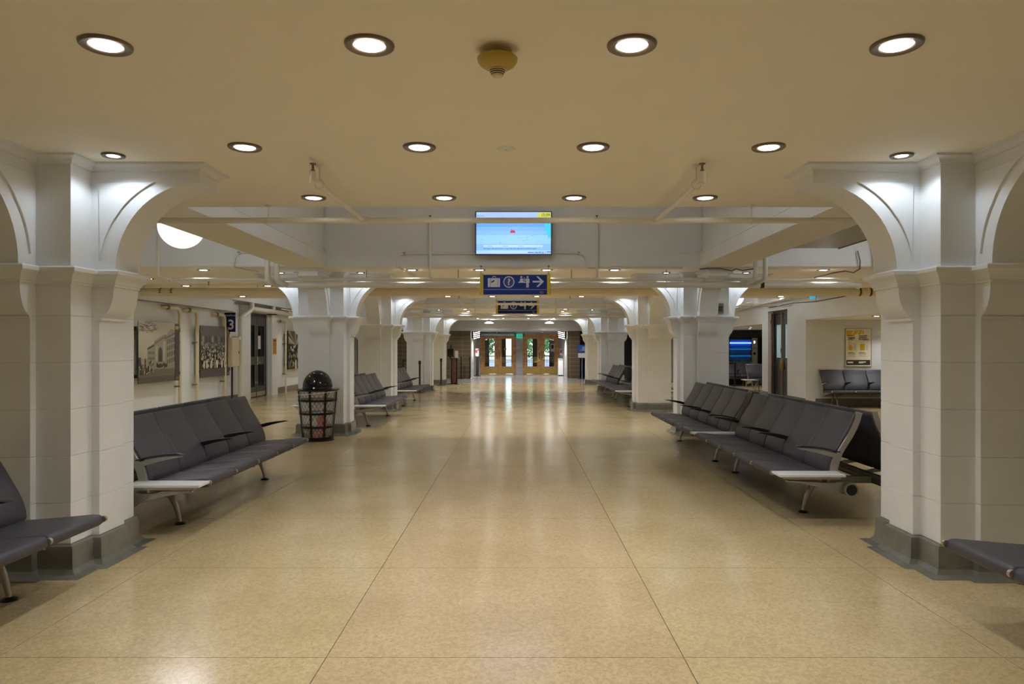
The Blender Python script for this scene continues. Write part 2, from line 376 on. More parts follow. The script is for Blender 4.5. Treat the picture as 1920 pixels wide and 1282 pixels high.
# ------------------------------------------------------------------ columns
def cru(o, p=.055, h=.385, w=.155):
    Hh, Ww, P = h+o, w+o, h+p+o
    q = [(Hh,-Hh),(Hh,-Ww),(P,-Ww),(P,Ww),(Hh,Ww)]; out = []
    for k in range(4):
        c, s = [(1,0),(0,1),(-1,0),(0,-1)][k]
        out += [(c*x-s*y, s*x+c*y) for x, y in q]
    return out
def czl(secs, p=.055): return [[(x, y, z) for x, y in cru(o, p)] for o, z in secs]
def arm_map(k):
    c, s = [(1,0),(0,1),(-1,0),(0,-1)][k]
    def mp(d, z, a):
        x, y = .44+d, a
        return (c*x-s*y, s*x+c*y, z)
    return mp
def make_column(loc, label):
    t = thing('column', label, 'column', loc, 0, 'columns along the middle aisle')
    B = dict(parent=t, world=False)
    MB().loft(czl([(.115,.002),(.10,.007),(.06,.016),(.036,.045),(.03,.09),(.03,.165),(.024,.19),(.008,.2)])).build('plinth', 'plinth_paint', smooth=28, **B)
    zs = [.2, .47, .78, 1.09, 1.40, 1.71, 1.925]
    for a, b in zip(zs, zs[1:]):
        MB().loft(czl([(-.0045, a), (0, a+.003), (0, b-.003), (-.0045, b)])).build('block', 'stone_paint', **B)
    MB().loft(czl([(0,1.915),(.012,1.918),(.012,1.932),(.018,1.936),(.024,1.955),(.04,1.98),(.062,1.994),(.066,2.0),(.066,2.022),(.058,2.032)], .155)).build('capital', 'stone_paint', smooth=25, **B)
    MB().box(-.385, .385, -.385, .385, 2.03, H).build('pier', 'stone_paint', **B)
    arc = [(.69-.58*math.cos(R(x)), 2.03+.61*math.sin(R(x))) for x in range(0, 91, 6)]
    br = [(-.055, 2.03)]+arc+[(.69, H), (-.055, H)]
    t0 = math.atan2(.08, -.69); t1 = math.atan2(.607, -.30)
    pa = [(.0, 2.637)]+[(.69+.685*math.cos(t0+(t1-t0)*k/14), 2.03+.685*math.sin(t0+(t1-t0)*k/14)) for k in range(15)]
    co = [(-.03,1.70),(.012,1.70),(.02,1.712),(.045,1.73),(.07,1.765),(.088,1.81),(.098,1.86),(.1,1.90),(.1,1.92),(-.03,1.92)]
    for k in range(4):
        mp = arm_map(k)
        b = MB().prism(br, -.155, .155, mp).build('bracket', 'stone_paint', smooth=30, **B)
        for sg in (-1, 1): MB().prism(pa, sg*.150, sg*.169, mp, ch=.005).build('spandrel_panel', 'stone_paint', b, world=False)
        MB().prism(co, -.1585, .1585, mp).prism([(-.02,1.685),(.022,1.685),(.022,1.702),(-.02,1.702)], -.165, .165, mp).build('corbel', 'stone_paint', smooth=30, **B)
    MB().loft(czl([(0,2.713),(.012,2.716),(.014,2.728),(.022,2.738),(.042,2.75),(.058,2.755),(.06,2.76),(.06,2.772)], .745)).build('crown', 'stone_paint', smooth=25, **B)
    return t
CY = [5.08, 12.45, 17.0, 24.4, 28.9]
ordw = ['nearest', 'second', 'third', 'fourth', 'farthest']
c0 = make_column((-3.27, CY[0], 0), 'nearest white bracketed column on the left side of the aisle')
for i, y in enumerate(CY):
    for sx, nm in ((-1, 'left'), (1, 'right')):
        if i == 0 and sx < 0: continue
        x = sx*3.27 if not (i == 0 and sx > 0) else 3.245
        dup(c0, (x, y, 0), None, f'{ordw[i]} white bracketed column on the {nm} side of the aisle')

# ------------------------------------------------------------------ lamps
def make_downlight(name, ro, ri, lens, power, size, blend, col, label):
    t = thing(name, label, 'light', (0,0,H), 0, 'recessed downlights')
    MB().lathe([(ro, .003), (ro, -.004), (ro*.985, -.010), (ro*.93, -.014), (ri*1.12, -.011), (ri*1.02, -.006), (ri, .0), (ri, .006)], 32).build('trim_ring', 'bronze', t, world=False, smooth=40)
    MB().lathe([(ri*1.01, -.005), (ri*.9, -.0105), (ri*.6, -.0125), (.001, -.0135)], 32).build('lens', lens, t, world=False, smooth=40)
    spot('downlight_beam', (0,0,-.035), power, size, blend, t, col, ri*.85)
    return t
dl = None
XS = [-1.66, -.555, .545, 1.655]; xw = ['leftmost', 'second', 'third', 'rightmost']
def put_down(x, y, label):
    global dl
    if dl is None:
        dl = make_downlight('downlight', .104, .064, 'lens', DOWN_W, 118, .7, (.97, .985, 1), label); dl.location = (x, y, H)
    else: dup(dl, (x, y, H), None, label)
near = [('unseen row just behind the camera', -.04), ('unseen overhead row beside the camera', 1.47), ('nearest row', 2.98), ('second row', 4.5), ('row by the coffer edge', 6.02)]  # first two rows lie out of view, kept for their light
mid = [(f'{w} row beyond the screen', 11.63+1.5*k) for k, w in enumerate(['first', 'second', 'third', 'fourth', 'fifth'])]
far = [(f'{w} row beyond the far coffer', 23.5+1.5*k) for k, w in enumerate(['first', 'second', 'third', 'fourth', 'fifth', 'sixth'])]
for nm, y in near+mid+far:
    for x, w in zip(XS, xw) if y > 1 else ():
        put_down(x, y, f'brown rimmed downlight, {w} of four, {nm}')
    if y > 5 or -1 < y < 2:
        for x, w in ((-5.07, 'inner left aisle'), (-6.75, 'outer left aisle'), (5.07, 'inner right aisle'), (6.6, 'outer right aisle')):
            put_down(x, y, f'brown rimmed downlight, {w}, {nm}')
bl = None
for i, y in enumerate(CY):
    for sx, nm in ((-1, 'left'), (1, 'right')):
        for io, side in ((-1, 'aisle'), (1, 'outer')):
            x = sx*(3.27+io*.68) if i else sx*(3.26+io*.66)
            lb = f'small spotlight over the {side} bracket of the {ordw[i]} {nm} column'
            if bl is None:
                bl = make_downlight('bracket_spotlight', .073, .04, 'lens_small', BRACKET_W, 145, .35, (.78, .89, 1), lb); bl.location = (x, y-.39, H)
            else: dup(bl, (x, y-.39, H), None, lb)
for (x, y, lb) in ((8.05, 15.8, 'small downlight in the low ceiling before the luggage poster'), (8.1, 24.5, 'small downlight in the low ceiling before the vending machines')):
    d = dup(dl, (x, y, 2.2), None, lb)
d = dup(dl, (9.6, 15.6, 2.2), None, 'downlight in the low ceiling right of the luggage poster')
d = dup(dl, (9.3, 16.9, 2.2), None, 'added unseen downlight in the low ceiling close above the luggage poster bench')  # unseen lamp added to brighten the alcove wall
d = dup(dl, (9.4, 17.55, 2.2), None, 'added unseen downlight in the low ceiling directly before the luggage poster')  # added for more light on the poster wall, kept out of view
d = dup(dl, (10.9, 16.6, 2.2), None, 'added unseen downlight in the low ceiling at the far right end of the alcove bench')  # another unseen lamp added as fill for the alcove
d = dup(dl, (8.7, 26.4, 2.2), None, 'added downlight in the low ceiling close above the vending machines')  # added to bring more light into the vending alcove
for x, w in ((-1.05, 'left'), (1.4, 'right')): dup(dl, (x, 38.6, 2.33), None, f'added downlight in the vestibule ceiling before the {w} wooden doors')  # both lamps added to brighten the wooden doors
d = dup(dl, (10.2, 25.2, 2.2), None, 'downlight in the low ceiling far right of the vending machines')

# globe lamp
def globe(loc, label, r=.262):
    t = thing('globe_lamp', label, 'light', loc)
    MB().lathe([(r*math.sin(R(a)), -r*math.cos(R(a))) for a in range(1, 170, 8)], 32).build('glass_globe', 'globe_glass', t, world=False, smooth=60)
    MB().lathe([(.07, r*.95), (.075, r*1.1), (.03, r*1.2), (.012, r*1.25), (.012, HT-loc[2]-.03), (.06, HT-loc[2]-.025), (.06, HT-loc[2])], 16).build('stem', 'bronze', t, world=False, smooth=40)
    l = bpy.data.lights.new('globe_light', 'POINT'); l.energy = GLOBE_W; l.color = (.93, .96, 1); l.shadow_soft_size = r+.01
    o = bpy.data.objects.new('globe_light', l); COL.objects.link(o); o.parent = t
    t.children[0].visible_shadow = True
    return t
g = globe((-3.95, 8.5, 2.945), 'white glowing globe lamp hanging in the left coffer')
dup(g, (-3.95+9.6, 9.0, 3.1), None, 'white glowing globe lamp hanging in the right coffer')
dup(g, (0, 7.35, 3.46), None, 'added unseen white globe lamp high in the middle coffer above the frame')  # unseen globe put in to light the middle coffer
dup(g, (0, 19.2, 3.46), None, 'added unseen white globe lamp high in the far middle coffer')  # likewise an added lamp, out of view, lighting the far coffer
dup(g, (-5.2, 20.6, 3.1), None, 'white glowing globe lamp hanging in the far left coffer')
dup(g, (6.36, 20.6, 2.96), None, 'white glowing globe lamp hanging in the far right coffer')

# ------------------------------------------------------------------ bench seating
# local frame: front edge on x = 0, back towards -x, length along +y
def pad(center, half, secs, closed_tip=5):
    """sweep a padded profile: center [(u,z)], half thickness list, secs [(v, shrink)]"""
    out = MB(); S_ = []
    n = len(center)
    for v, sh in secs:
        up, dn = [], []
        for i, (u, z) in enumerate(center):
            a = Vector(center[max(i-1, 0)]); b = Vector(center[min(i+1, n-1)]); d = (b-a).normalized(); nn = Vector((-d.y, d.x))
            h = max(half[i]-sh, .002); p = Vector((u, z))
            if i == 0: p = p+d*sh
            if i == n-1: p = p-d*sh
            up.append(p+nn*h); dn.append(p-nn*h)
        S_.append([(-p.x, v, p.y) for p in up+dn[::-1]])
    return out.loft(S_)
def seat_mesh(v0, v1):
    c = [(.0,.412),(.006,.411),(.02,.409),(.05,.406),(.12,.400),(.25,.392),(.38,.385),(.47,.382),(.50,.381)]
    h = [.010,.024,.034,.038,.038,.034,.03,.027,.02]
    return pad(c, h, [(v0, .020), (v0+.003, .010), (v0+.012, .002), (v0+.022, 0), (v1-.022, 0), (v1-.012, .002), (v1-.003, .010), (v1, .020)])
def back_mesh(v0, v1):
    c = [(.500,.405),(.503,.42),(.512,.46),(.528,.51),(.552,.56),(.590,.625),(.640,.71),(.680,.775),(.706,.83),(.724,.88),(.735,.915),(.738,.928)]
    h = [.012,.022,.027,.029,.030,.030,.029,.028,.027,.025,.02,.010]
    return pad(c, h, [(v0, .018), (v0+.003, .009), (v0+.012, .002), (v0+.02, 0), (v1-.02, 0), (v1-.012, .002), (v1-.003, .009), (v1, .018)])
def arm_prof(): return [(.215,.634),(.26,.640),(.36,.632),(.47,.615),(.585,.585),(.575,.545),(.50,.566),(.40,.595),(.30,.618)]
XZ = lambda u, z, v: (-u, v, z)
def panel_prof():
    cl = [(.525,.30),(.525,.40),(.535,.46),(.552,.52),(.585,.585),(.63,.66),(.68,.74),(.715,.81),(.74,.87),(.757,.935)]
    L, Rr = [], []
    for i, p in enumerate(cl):
        a = Vector(cl[max(i-1,0)]); b = Vector(cl[min(i+1,len(cl)-1)]); d = (b-a).normalized(); n = Vector((-d.y, d.x)); w = .034 if i < 4 else .024
        L.append(tuple(Vector(p)+n*w)); Rr.append(tuple(Vector(p)-n*w))
    return L+Rr[::-1]
def make_bench(label, n=5, pitch=.53, table='start', tables=None, grey=False, strips=False, rear=False, group=None, arms=(2, 3), link=None, end_arm=True, backs=None):
    t = thing('tandem_bench', label, 'bench', group=group)
    B = dict(parent=t, world=False); lm = 'leather_grey' if grey else 'leather'
    y0 = .2 if table == 'start' else 0; L = y0+n*pitch; Lt = L+(.2 if table == 'end' else 0)
    for i in range(n):
        a = y0+i*pitch
        seat_mesh(a+.003, a+pitch-.003).build('seat', lm, smooth=45, **B)
        if backs is None or i in backs: back_mesh(a+.003, a+pitch-.003).build('backrest', lm, smooth=45, **B)
    # aluminium end frames with their arm, black arm pads between
    inner = y0 if table != 'end' else L
    fr = MB().prism(panel_prof(), inner-.02, inner+.012, XZ, ch=.004).prism([(p[0], p[1]-.012) for p in arm_prof()], inner-.021, inner+.013, XZ).build('end_frame', 'alu', **B)
    MB().prism([(.20,.640),(.26,.650),(.36,.642),(.47,.626),(.585,.598),(.585,.588),(.47,.612),(.36,.628),(.26,.632)], inner-.026, inner+.020, XZ).build('arm_pad', 'black_plastic', fr, world=False)
    other = L if table != 'end' else 0
    for v in [y0+k*pitch for k in arms]+([other] if end_arm else []):
        MB().prism(arm_prof(), v-.024, v+.024, XZ, ch=.004).build('armrest', 'black_plastic', **B)
    if strips:
        for i in range(0, n+1):
            v = y0+i*pitch
            MB().prism(panel_prof(), v-.011, v+.011, XZ, ch=.003).build('divider_frame', 'alu', **B)
    # beam, bearers, caps
    bm = MB().tube([(-.60, .015, .30), (-.60, Lt-.015, .30)], .046, 20).build('beam', 'alu_dark', smooth=40, **B)
    for v, sg in ((.015, -1), (Lt-.015, 1)):
        MB().tube([(-.60, v-.008*sg, .30), (-.60, v+.012*sg, .30)], .060, 20).build('beam_collar', 'alu', bm, world=False, smooth=40)
        MB().tube([(-.60, v, .30), (-.60, v+.0135*sg, .30)], .046, 20).build('beam_bore_disc', 'dark_bore', bm, world=False, smooth=40)  # near-black disc stands in for the shaded hollow of the tube end
    bear = [(.075,.372),(.45,.352),(.56,.36),(.66,.345),(.66,.30),(.60,.245),(.54,.262),(.46,.285),(.34,.318),(.18,.352),(.075,.362)]
    slot = [(.20,.354),(.40,.338),(.46,.322),(.44,.306),(.36,.326)]
    for v in ([.07, L] if table == 'start' else [0.0+.01, Lt-.07 if table == 'end' else L-.01]):
        w = .016
        b = MB().prism(bear, v-w, v+w, XZ, ch=.004).build('bearer', 'alu', **B)
        MB().tube([(-.09, v-.02, .372), (-.30, v-.02, .366), (-.40, v-.02, .345), (-.47, v-.02, .30), (-.53, v-.02, .255)], .007, 8).build('bearer_rib', 'alu', b, world=False, smooth=40)
    for i in range(n+1):
        v = y0+i*pitch
        MB().tube([(-.004, v-.010, .411), (-.004, v+.010, .411)], .020, 12).build('joint_cap', 'alu', smooth=40, **B)
        if 0 < i < n: MB().prism([(.03,.375),(.50,.352),(.58,.335),(.58,.30),(.45,.325),(.03,.362)], v-.01, v+.01, XZ).build('seat_bearer', 'alu_dark', **B)
    if table:
        a, b = (0, .196) if table == 'start' else (L+.004, Lt)
        MB().cbox(-.555, .005, a, b, .408, .430, .004).build('side_table', 'white_laminate', **B)
        MB().box(-.52, -.05, a+.03, b-.03, .385, .408).build('table_bearer', 'alu', **B)
    for v in ((y0+.32, L-.30)):
        lg = MB().tube([(-.55, v, .30), (-.47, v, .24), (-.425, v, .15), (-.40, v, .06), (-.392, v, .015)], [.030, .026, .022, .018, .016], 12).build('leg', 'alu', smooth=50, **B)
        MB().lathe([(.045, 0), (.045, .008), (.03, .016), (.012, .022)], 20, (-.392, v, 0)).build('foot', 'black_iron', lg, world=False, smooth=40)
        if rear:
            lg = MB().tube([(-.62, v, .28), (-.70, v, .18), (-.765, v, .06), (-.775, v, .015)], [.026, .022, .018, .016], 12).build('leg', 'alu', smooth=50, **B)
            MB().lathe([(.04, 0), (.04, .008), (.012, .022)], 20, (-.775, v, 0)).build('foot', 'black_iron', lg, world=False, smooth=40)
    if link:
        for v in (y0+.32, L-.30): MB().box(-.60-link, -.60, v-.03, v+.03, .27, .33).build('link_bar', 'alu_dark', **B)
    return t
def place(t, x, y, rz): t.location = (x, y, 0); t.rotation_euler = (0, 0, rz); return t
GRP = 'grey tandem benches in the hall'
bs = make_bench('dark bench before the nearest left column, cut by the picture edge', table='start', group=GRP, arms=(2, 4), end_arm=False)
L5 = 5*.53
place(bs, -2.56, 4.52-L5-.2, 0)
bs = make_bench('dark five seat bench between the nearest left column and the trash can', table='start', group=GRP)
place(bs, -2.41, 5.52, 0)
dup(bs, (-2.39, 13.05, 0), 0, 'dark bench just beyond the second left column')
dup(bs, (-2.46, 17.62, 0), 0, 'dark bench just beyond the third left column')
be = make_bench('dark bench in the right foreground, mostly outside the frame', table='end', group=GRP, arms=(1, 3), end_arm=False)
# right-hand benches are turned round: local y runs towards the camera
place(be, 2.44, 3.95, PI)
be = make_bench('dark bench nearest the camera in the right row, white table at its end', table='end', group=GRP, link=.40)
place(be, 2.275, 8.82, PI)
dup(be, (2.275, 11.70, 0), PI, 'dark bench ending at the second right column, behind the nearest bench')
b2 = make_bench('dark bench with a backless stretch just beyond the third right column', n=6, pitch=.52, table='end', group=GRP, arms=(4,), end_arm=False, backs=(4, 5), link=.40)
place(b2, 2.50, 20.76, PI)
b2 = make_bench('dark bench with a table at its far end before the fourth right column', table='start', group=GRP, arms=(2, 3), link=.40)
place(b2, 2.50, 23.66, PI)
# the benches standing back to back with them
rb = make_bench('dark bench back to back with the nearest bench of the right row', table='start', group=GRP)
place(rb, 3.93, 6.0, 0)
dup(rb, (3.93, 8.88, 0), 0, 'dark bench back to back with the second bench of the right row')
dup(rb, (4.20, 17.62, 0), 0, 'dark bench back to back with the bench beyond the third right column')
dup(rb, (4.20, 20.78, 0), 0, 'dark bench back to back with the bench before the fourth right column')
rl = make_bench('dark bench back to back with the left bench beside the trash can', table='end', group=GRP)
place(rl, -4.10, 5.52+2.85, PI)
dup(rl, (-4.08, 13.05+2.85, 0), PI, 'dark bench back to back with the bench beyond the second left column')
wb = make_bench('black bench with chrome dividers under the luggage poster', n=4, pitch=.58, table=None, strips=True, rear=True, arms=(1, 2, 3))
place(wb, 7.76, 17.38, -PI/2)
dup(wb, (8.0, 23.9, 0), -PI/2, 'black bench with chrome dividers right of the vending machine stanchion')
dup(wb, (6.05+.9, 27.3, 0), -PI/2, 'black bench with chrome dividers in front of the lit vending machine')
vt = thing('side_table', 'small white side table between the benches by the vending machines', 'table', (7.78, 23.6, 0))
MB().cbox(7.56, 7.98, 23.3, 23.85, .41, .43).build('table_top', 'white_laminate', vt)
MB().tube([(7.7, 23.6, .41), (7.66, 23.6, .2), (7.6, 23.6, 0)], .016, 8).build('leg', 'alu', vt)
MB().tube([(7.84, 23.6, .41), (7.88, 23.6, .2), (7.94, 23.6, 0)], .016, 8).build('leg', 'alu', vt)

# ------------------------------------------------------------------ trash can
tx, ty = -3.17, 11.52
tc_ = thing('trash_can', 'black wire mesh trash can with dome lid by the second left column', 'trash can', (tx, ty, 0))
def rad(z): return .245+(.32-.245)*((z-.03)/.78)
st = MB(); nn = 28
for k in range(nn):
    for sg in (1, -1):
        vs, fs = [], []
        for j in range(13):
            z = .04+.76*j/12; a = 2*PI*k/nn+sg*j*.135; r = rad(z)-.003; da = .0075
            vs += [(tx+r*math.cos(a-da), ty+r*math.sin(a-da), z), (tx+r*math.cos(a+da), ty+r*math.sin(a+da), z)]
            if j: fs.append((2*j-2, 2*j-1, 2*j+1, 2*j))
        st.add(vs, fs)
st.build('expanded_mesh', 'black_iron', tc_, kind='stuff')
for z, h in ((.045, .035), (.225, .036), (.44, .036), (.65, .036)):
    MB().lathe([(rad(z)+.004, z-h/2), (rad(z+h/2)+.006, z+h/2), (rad(z+h/2)-.002, z+h/2), (rad(z)-.004, z-h/2), (rad(z)+.004, z-h/2)], 40, (tx, ty, 0)).build('hoop', 'black_iron', tc_, smooth=40)
for k in range(8):
    a = 2*PI*k/8-PI/2-.12; ca, sa = math.cos(a), math.sin(a); w = .016
    vs = []
    for z in (.03, .80):
        for dr in (0, .009):
            for sg in (-1, 1): r = rad(z)+dr; vs.append((tx+r*ca-sg*w*sa, ty+r*sa+sg*w*ca, z))
    MB().add(vs, [(0,1,5,4),(2,6,7,3),(0,2,3,1),(4,5,7,6),(0,4,6,2),(1,3,7,5)]).build('upright', 'black_iron', tc_)
MB().lathe([(.0, .02), (.25, .02), (.262, .012), (.262, 0), (.24, 0)], 40, (tx, ty, 0)).build('base_ring', 'black_iron', tc_, smooth=40)
MB().lathe([(.30, .795), (.328, .80), (.345, .818), (.345, .832), (.30, .838), (.242, .842), (.236, .86)], 48, (tx, ty, 0)).build('rim', 'black_gloss', tc_, smooth=50)
MB().lathe([(.236*math.cos(R(a)), .855+.275*math.sin(R(a))) for a in range(0, 90, 5)]+[(.002, 1.13)], 48, (tx, ty, 0)).build('dome_lid', 'black_gloss', tc_, smooth=60)
MB().lathe([(rad(z)-.012, z) for z in (.06, .3, .55, .79)], 40, (tx, ty, 0)).build('liner_bag', 'bag_film', tc_, smooth=60)
ring = [(tx+(rad(.765)+.012)*math.cos(2*PI*k/40), ty+(rad(.765)+.012)*math.sin(2*PI*k/40), .765+.03*math.cos(2*PI*k/40)) for k in range(41)]
MB().tube(ring, .004, 6, False).build('elastic_band', 'paper', tc_, smooth=60)
def crumple(name, label, loc, r, mat, sq=1):
    import bmesh
    bm = bmesh.new(); bmesh.ops.create_icosphere(bm, subdivisions=3, radius=1)
    for v in bm.verts:
        k = r*(1+.22*math.sin(v.co.x*5+loc[0]*9)*math.cos(v.co.y*6+v.co.z*4)+random.uniform(-.1, .1)); v.co = Vector((v.co.x*k, v.co.y*k, v.co.z*k*sq))
    me = bpy.data.meshes.new(name); bm.to_mesh(me); bm.free(); me.materials.append(M[mat])
    o = bpy.data.objects.new(name, me); COL.objects.link(o); o.location = loc; return tag(o, label, 'trash')
crumple('crumpled_bag', 'red crumpled wrapper at the bottom of the trash can', (tx+.05, ty-.13, .10), .095, 'red_bag', .7)
crumple('crumpled_bag', 'red crumpled wrapper higher up in the trash can', (tx+.10, ty-.13, .29), .085, 'red_bag', 1.3)
crumple('crumpled_bag', 'white crumpled paper in the trash can', (tx+.0, ty-.14, .255), .08, 'white_bag', .7)
crumple('crumpled_bag', 'brown paper bag at the bottom left of the trash can', (tx-.12, ty-.08, .12), .1, 'brown_bag', .8)

# ------------------------------------------------------------------ pipes
def sprinkler(x, y, z, parent, up=True):
    s = 1 if up else -1
    h = MB().lathe([(.012, 0), (.012, .02*s), (.007, .025*s), (.007, .05*s), (.012, .055*s), (.022, .058*s), (.022, .064*s), (.002, .066*s)], 14, (x, y, z)).build('sprinkler_head', 'bronze', parent, smooth=40)
    return h
def hanger(x, y, z, ztop, r, parent):
    MB().tube([(x, y, z+r), (x, y, ztop)], .006, 8).lathe([(.028, 0), (.028, -.01), (.01, -.018)], 14, (x, y, ztop)).build('hanger_rod', 'pipe_paint', parent, smooth=40)
    MB().tube([(x, y+(r+.006)*math.cos(2*PI*k/16), z+(r+.006)*math.sin(2*PI*k/16)) for k in range(17)], .004, 6, False).build('hanger_ring', 'pipe_paint', parent, smooth=40)
def cross_pipe(label, yp, zp, r, x0, x1, heads, ybr, hx, mat='pipe_paint'):
    t = thing('sprinkler_pipe', label, 'pipe', (0, yp, zp))
    MB().tube([(x0, yp, zp), (x1, yp, zp)], r, 16).build('pipe', mat, t, smooth=40)
    for x in heads:
        b = MB().tube([(x, yp, zp), (x, ybr, zp)], r*.78, 14).tube([(x, ybr, zp-.028), (x, ybr, zp+.05)], r*.95, 14).build('branch_pipe', mat, t, smooth=40)
        MB().tube([(x-.05, yp, zp), (x+.05, yp, zp)], r*1.3, 14).tube([(x, yp+.02, zp), (x, yp-.05, zp)], r*1.15, 14).build('tee_fitting', mat, t, smooth=40)
        h = MB().lathe([(.014, .05), (.014, .062), (.008, .066), (.008, .095), (.02, .1), (.024, .106), (.002, .108)], 14, (x, ybr, zp)).build('sprinkler_head', 'bronze', t, smooth=40)
        MB().tube([(x, ybr+.16, zp+r), (x, ybr+.16, H)], .005, 8).lathe([(.03, 0), (.03, -.008), (.008, -.02)], 14, (x, ybr+.16, H)).build('hanger_rod', 'pipe_paint', t, smooth=40)
        MB().tube([(x+(r+.006)*math.cos(2*PI*k/16), ybr+.16, zp+(r+.006)*math.sin(2*PI*k/16)) for k in range(17)], .004, 6, False).build('hanger_ring', 'pipe_paint', t, smooth=40)
    for x in hx: hanger(x, yp, zp, H, r, t)
    return t
cross_pipe('cream sprinkler pipe crossing in front of the hanging screen', 6.36, 2.635, .026, -3.35, 3.35, (-1.315, 1.313), 4.80, (-2.16, 2.16))
cross_pipe('cream sprinkler pipe crossing in front of the farther hanging sign', 18.27, 2.612, .03, -3.3, 3.3, (-1.32, 1.32), 16.9, (-2.3, 2.3))
def header(label, yp, zt, zb, rt, rb, x0, x1, rise, drops, hang):
    t = thing('header_pipe', label, 'pipe', (0, yp, zb))
    MB().tube([(-rise, yp, zb), (x1-.1, yp, zb), (x1, yp+.25, zb)], rb, 20, fillet=.12).build('pipe', 'pipe_paint', t, smooth=40)
    MB().tube([(x0, yp-.05, zt), (x1-.3, yp-.05, zt)], rt, 14).build('pipe', 'pipe_paint', t, smooth=40)
    for dx in (0, -.15):
        MB().tube([(-rise+dx+.12, yp, zb), (-rise+dx, yp, zb), (-rise+dx, yp-.42, zb+.03), (-rise+dx, yp-.46, 3.6)], rb*.92, 16, fillet=.09).build('riser', 'pipe_paint', t, smooth=40)
        MB().tube([(rise+.1*1-dx-.12, yp, zb+.02), (rise+.1-dx, yp, zb+.02), (rise+.1-dx, yp-.42, zb+.06), (rise+.1-dx, yp-.46, 3.6)], rb*.8, 16, fillet=.09).build('riser', 'pipe_paint', t, smooth=40)
    for x in drops:
        MB().tube([(x, yp-.05, zt), (x, yp-.5, zt), (x, yp-.5, 3.52)], .019, 12, fillet=.04).build('drop_pipe', 'pipe_paint', t, smooth=40)
        MB().lathe([(.024, 3.5), (.024, 3.52), (.008, 3.53), (.008, 3.55), (.028, 3.56), (.002, 3.565)], 14, (x, yp-.5, 0)).build('sprinkler_head', 'bronze', t, smooth=40)
    for x in hang:
        MB().tube([(x, yp, zb), (x, yp, H)], .006, 8).build('hanger_rod', 'alu_dark', t)
        MB().tube([(x, yp+(rb+.006)*math.cos(2*PI*k/16), zb+(rb+.006)*math.sin(2*PI*k/16)) for k in range(17)], .005, 6, False).build('hanger_ring', 'pipe_paint', t, smooth=40)
    for x in (4.06,): MB().tube([(x-.03, yp, zb), (x+.03, yp, zb)], rb+.004, 16).build('label_band', 'label_black', t, smooth=40)
    return t
header('pair of white pipes crossing behind the nearer hanging sign', 11.62, 2.602, 2.52, .028, .048, -5.6, 5.75, 3.72, (-1.30, 1.31, -5.55, 5.65), (-2.4, 2.5, -.9, .95))
header('pair of white pipes crossing below the farther hanging sign', 23.5, 2.60, 2.52, .028, .048, -5.6, 5.75, 3.72, (-1.30, 1.31), (-2.4, 2.5))
bp = thing('insulated_pipe', 'thick cream pipe with black and yellow bands under the low ceiling', 'pipe', (0, 14.4, 2.62))
MB().tube([(XL+.16, 14.4, 2.62), (XR-.01, 14.4, 2.62)], .082, 22).build('pipe', 'pipe_cream', bp, smooth=40)
for px in (303, 324):
    x = CX+(px-970)*14.4/F
    for k in range(5):
        a0 = -PI*.75+k*.45
        MB().loft([[(x+dx, 14.4+.0845*math.cos(-PI/2+a), 2.62+.0845*math.sin(a-PI/2)) for dx in (-.022, .022)] for a in (a0-1.0, a0-.88, a0-.76)], cap=False, closed=False).build('hazard_stripe', 'label_black', bp)
for px in (1611, 1631):
    x = CX+(px-970)*14.4/F; MB().tube([(x-.03, 14.4, 2.62), (x+.03, 14.4, 2.62)], .085, 20).build('label_band', 'yellow_paint', bp, smooth=40)
    MB().tube([(x-.018, 14.4, 2.62), (x+.012, 14.4, 2.62)], .087, 20).build('label_band', 'label_black', bp, smooth=40)
for x in (-5.2, -2.2, 2.2, 5.2): MB().tube([(x, 14.4, 2.69), (x, 14.4, H)], .007, 8).build('hanger_rod', 'alu_dark', bp)
t = thing('insulated_pipe', 'cream pipe under the ceiling before the far bulkhead', 'pipe', (0, 27, 2.66))
MB().tube([(XL, 26.6, 2.65), (XR, 26.6, 2.65)], .05, 16).build('pipe', 'pipe_cream', t, smooth=40)
MB().tube([(-.75, 26.6, 2.66), (-.75, 26.6, 2.58)], .02, 10).build('drain_valve', 'rust', t, smooth=40)
MB().tube([(-2.1, 26.6, 2.69), (-2.1, 26.6, H)], .007, 8).build('hanger_rod', 'alu_dark', t)
# small diagonal run with an upright head in the left aisle
t = thing('sprinkler_pipe', 'thin white branch pipe angling below the thin pipe, left aisle', 'pipe', (0, 0, 0))
a, b = PX(318, 526, 11.5), PX(391, 538.5, 12.4)
MB().tube([a, b], .018, 12).tube([b+Vector((0,0,-.02)), b+Vector((0,0,.04))], .02, 12).build('pipe', 'pipe_paint', t, smooth=40)
sprinkler(b.x, b.y, b.z+.03, t)
# diagonals in the right aisle
t = thing('sprinkler_pipe', 'cream branch pipes running lengthwise under the right aisle ceiling', 'pipe', (0, 0, 0))
MB().tube([PX(1378, 582, 24), PX(1478, 558, 17)], .03, 12).build('pipe', 'pipe_paint', t, smooth=40)
MB().tube([PX(1375, 572, 22), PX(1560, 571, 17.6)], .03, 12).build('pipe', 'pipe_paint', t, smooth=40)
MB().tube([PX(1371, 591, 26.5), PX(1428, 591, 24)], .045, 12).build('pipe', 'pipe_paint', t, smooth=40)
q = PX(1423, 565, 21.5); MB().tube([PX(1400, 567.5, 21.6), q], .02, 10).build('branch_pipe', 'pipe_paint', t, smooth=40); sprinkler(q.x, q.y, q.z+.01, t)
for px, py, Y in ((1390, 579, 23.1), (1465, 561, 17.9), (1400, 571.5, 21.4), (1540, 571, 18.0)):
    p = PX(px, py, Y); MB().tube([p, (p.x, p.y, H)], .006, 8).build('hanger_rod', 'alu_dark', t)
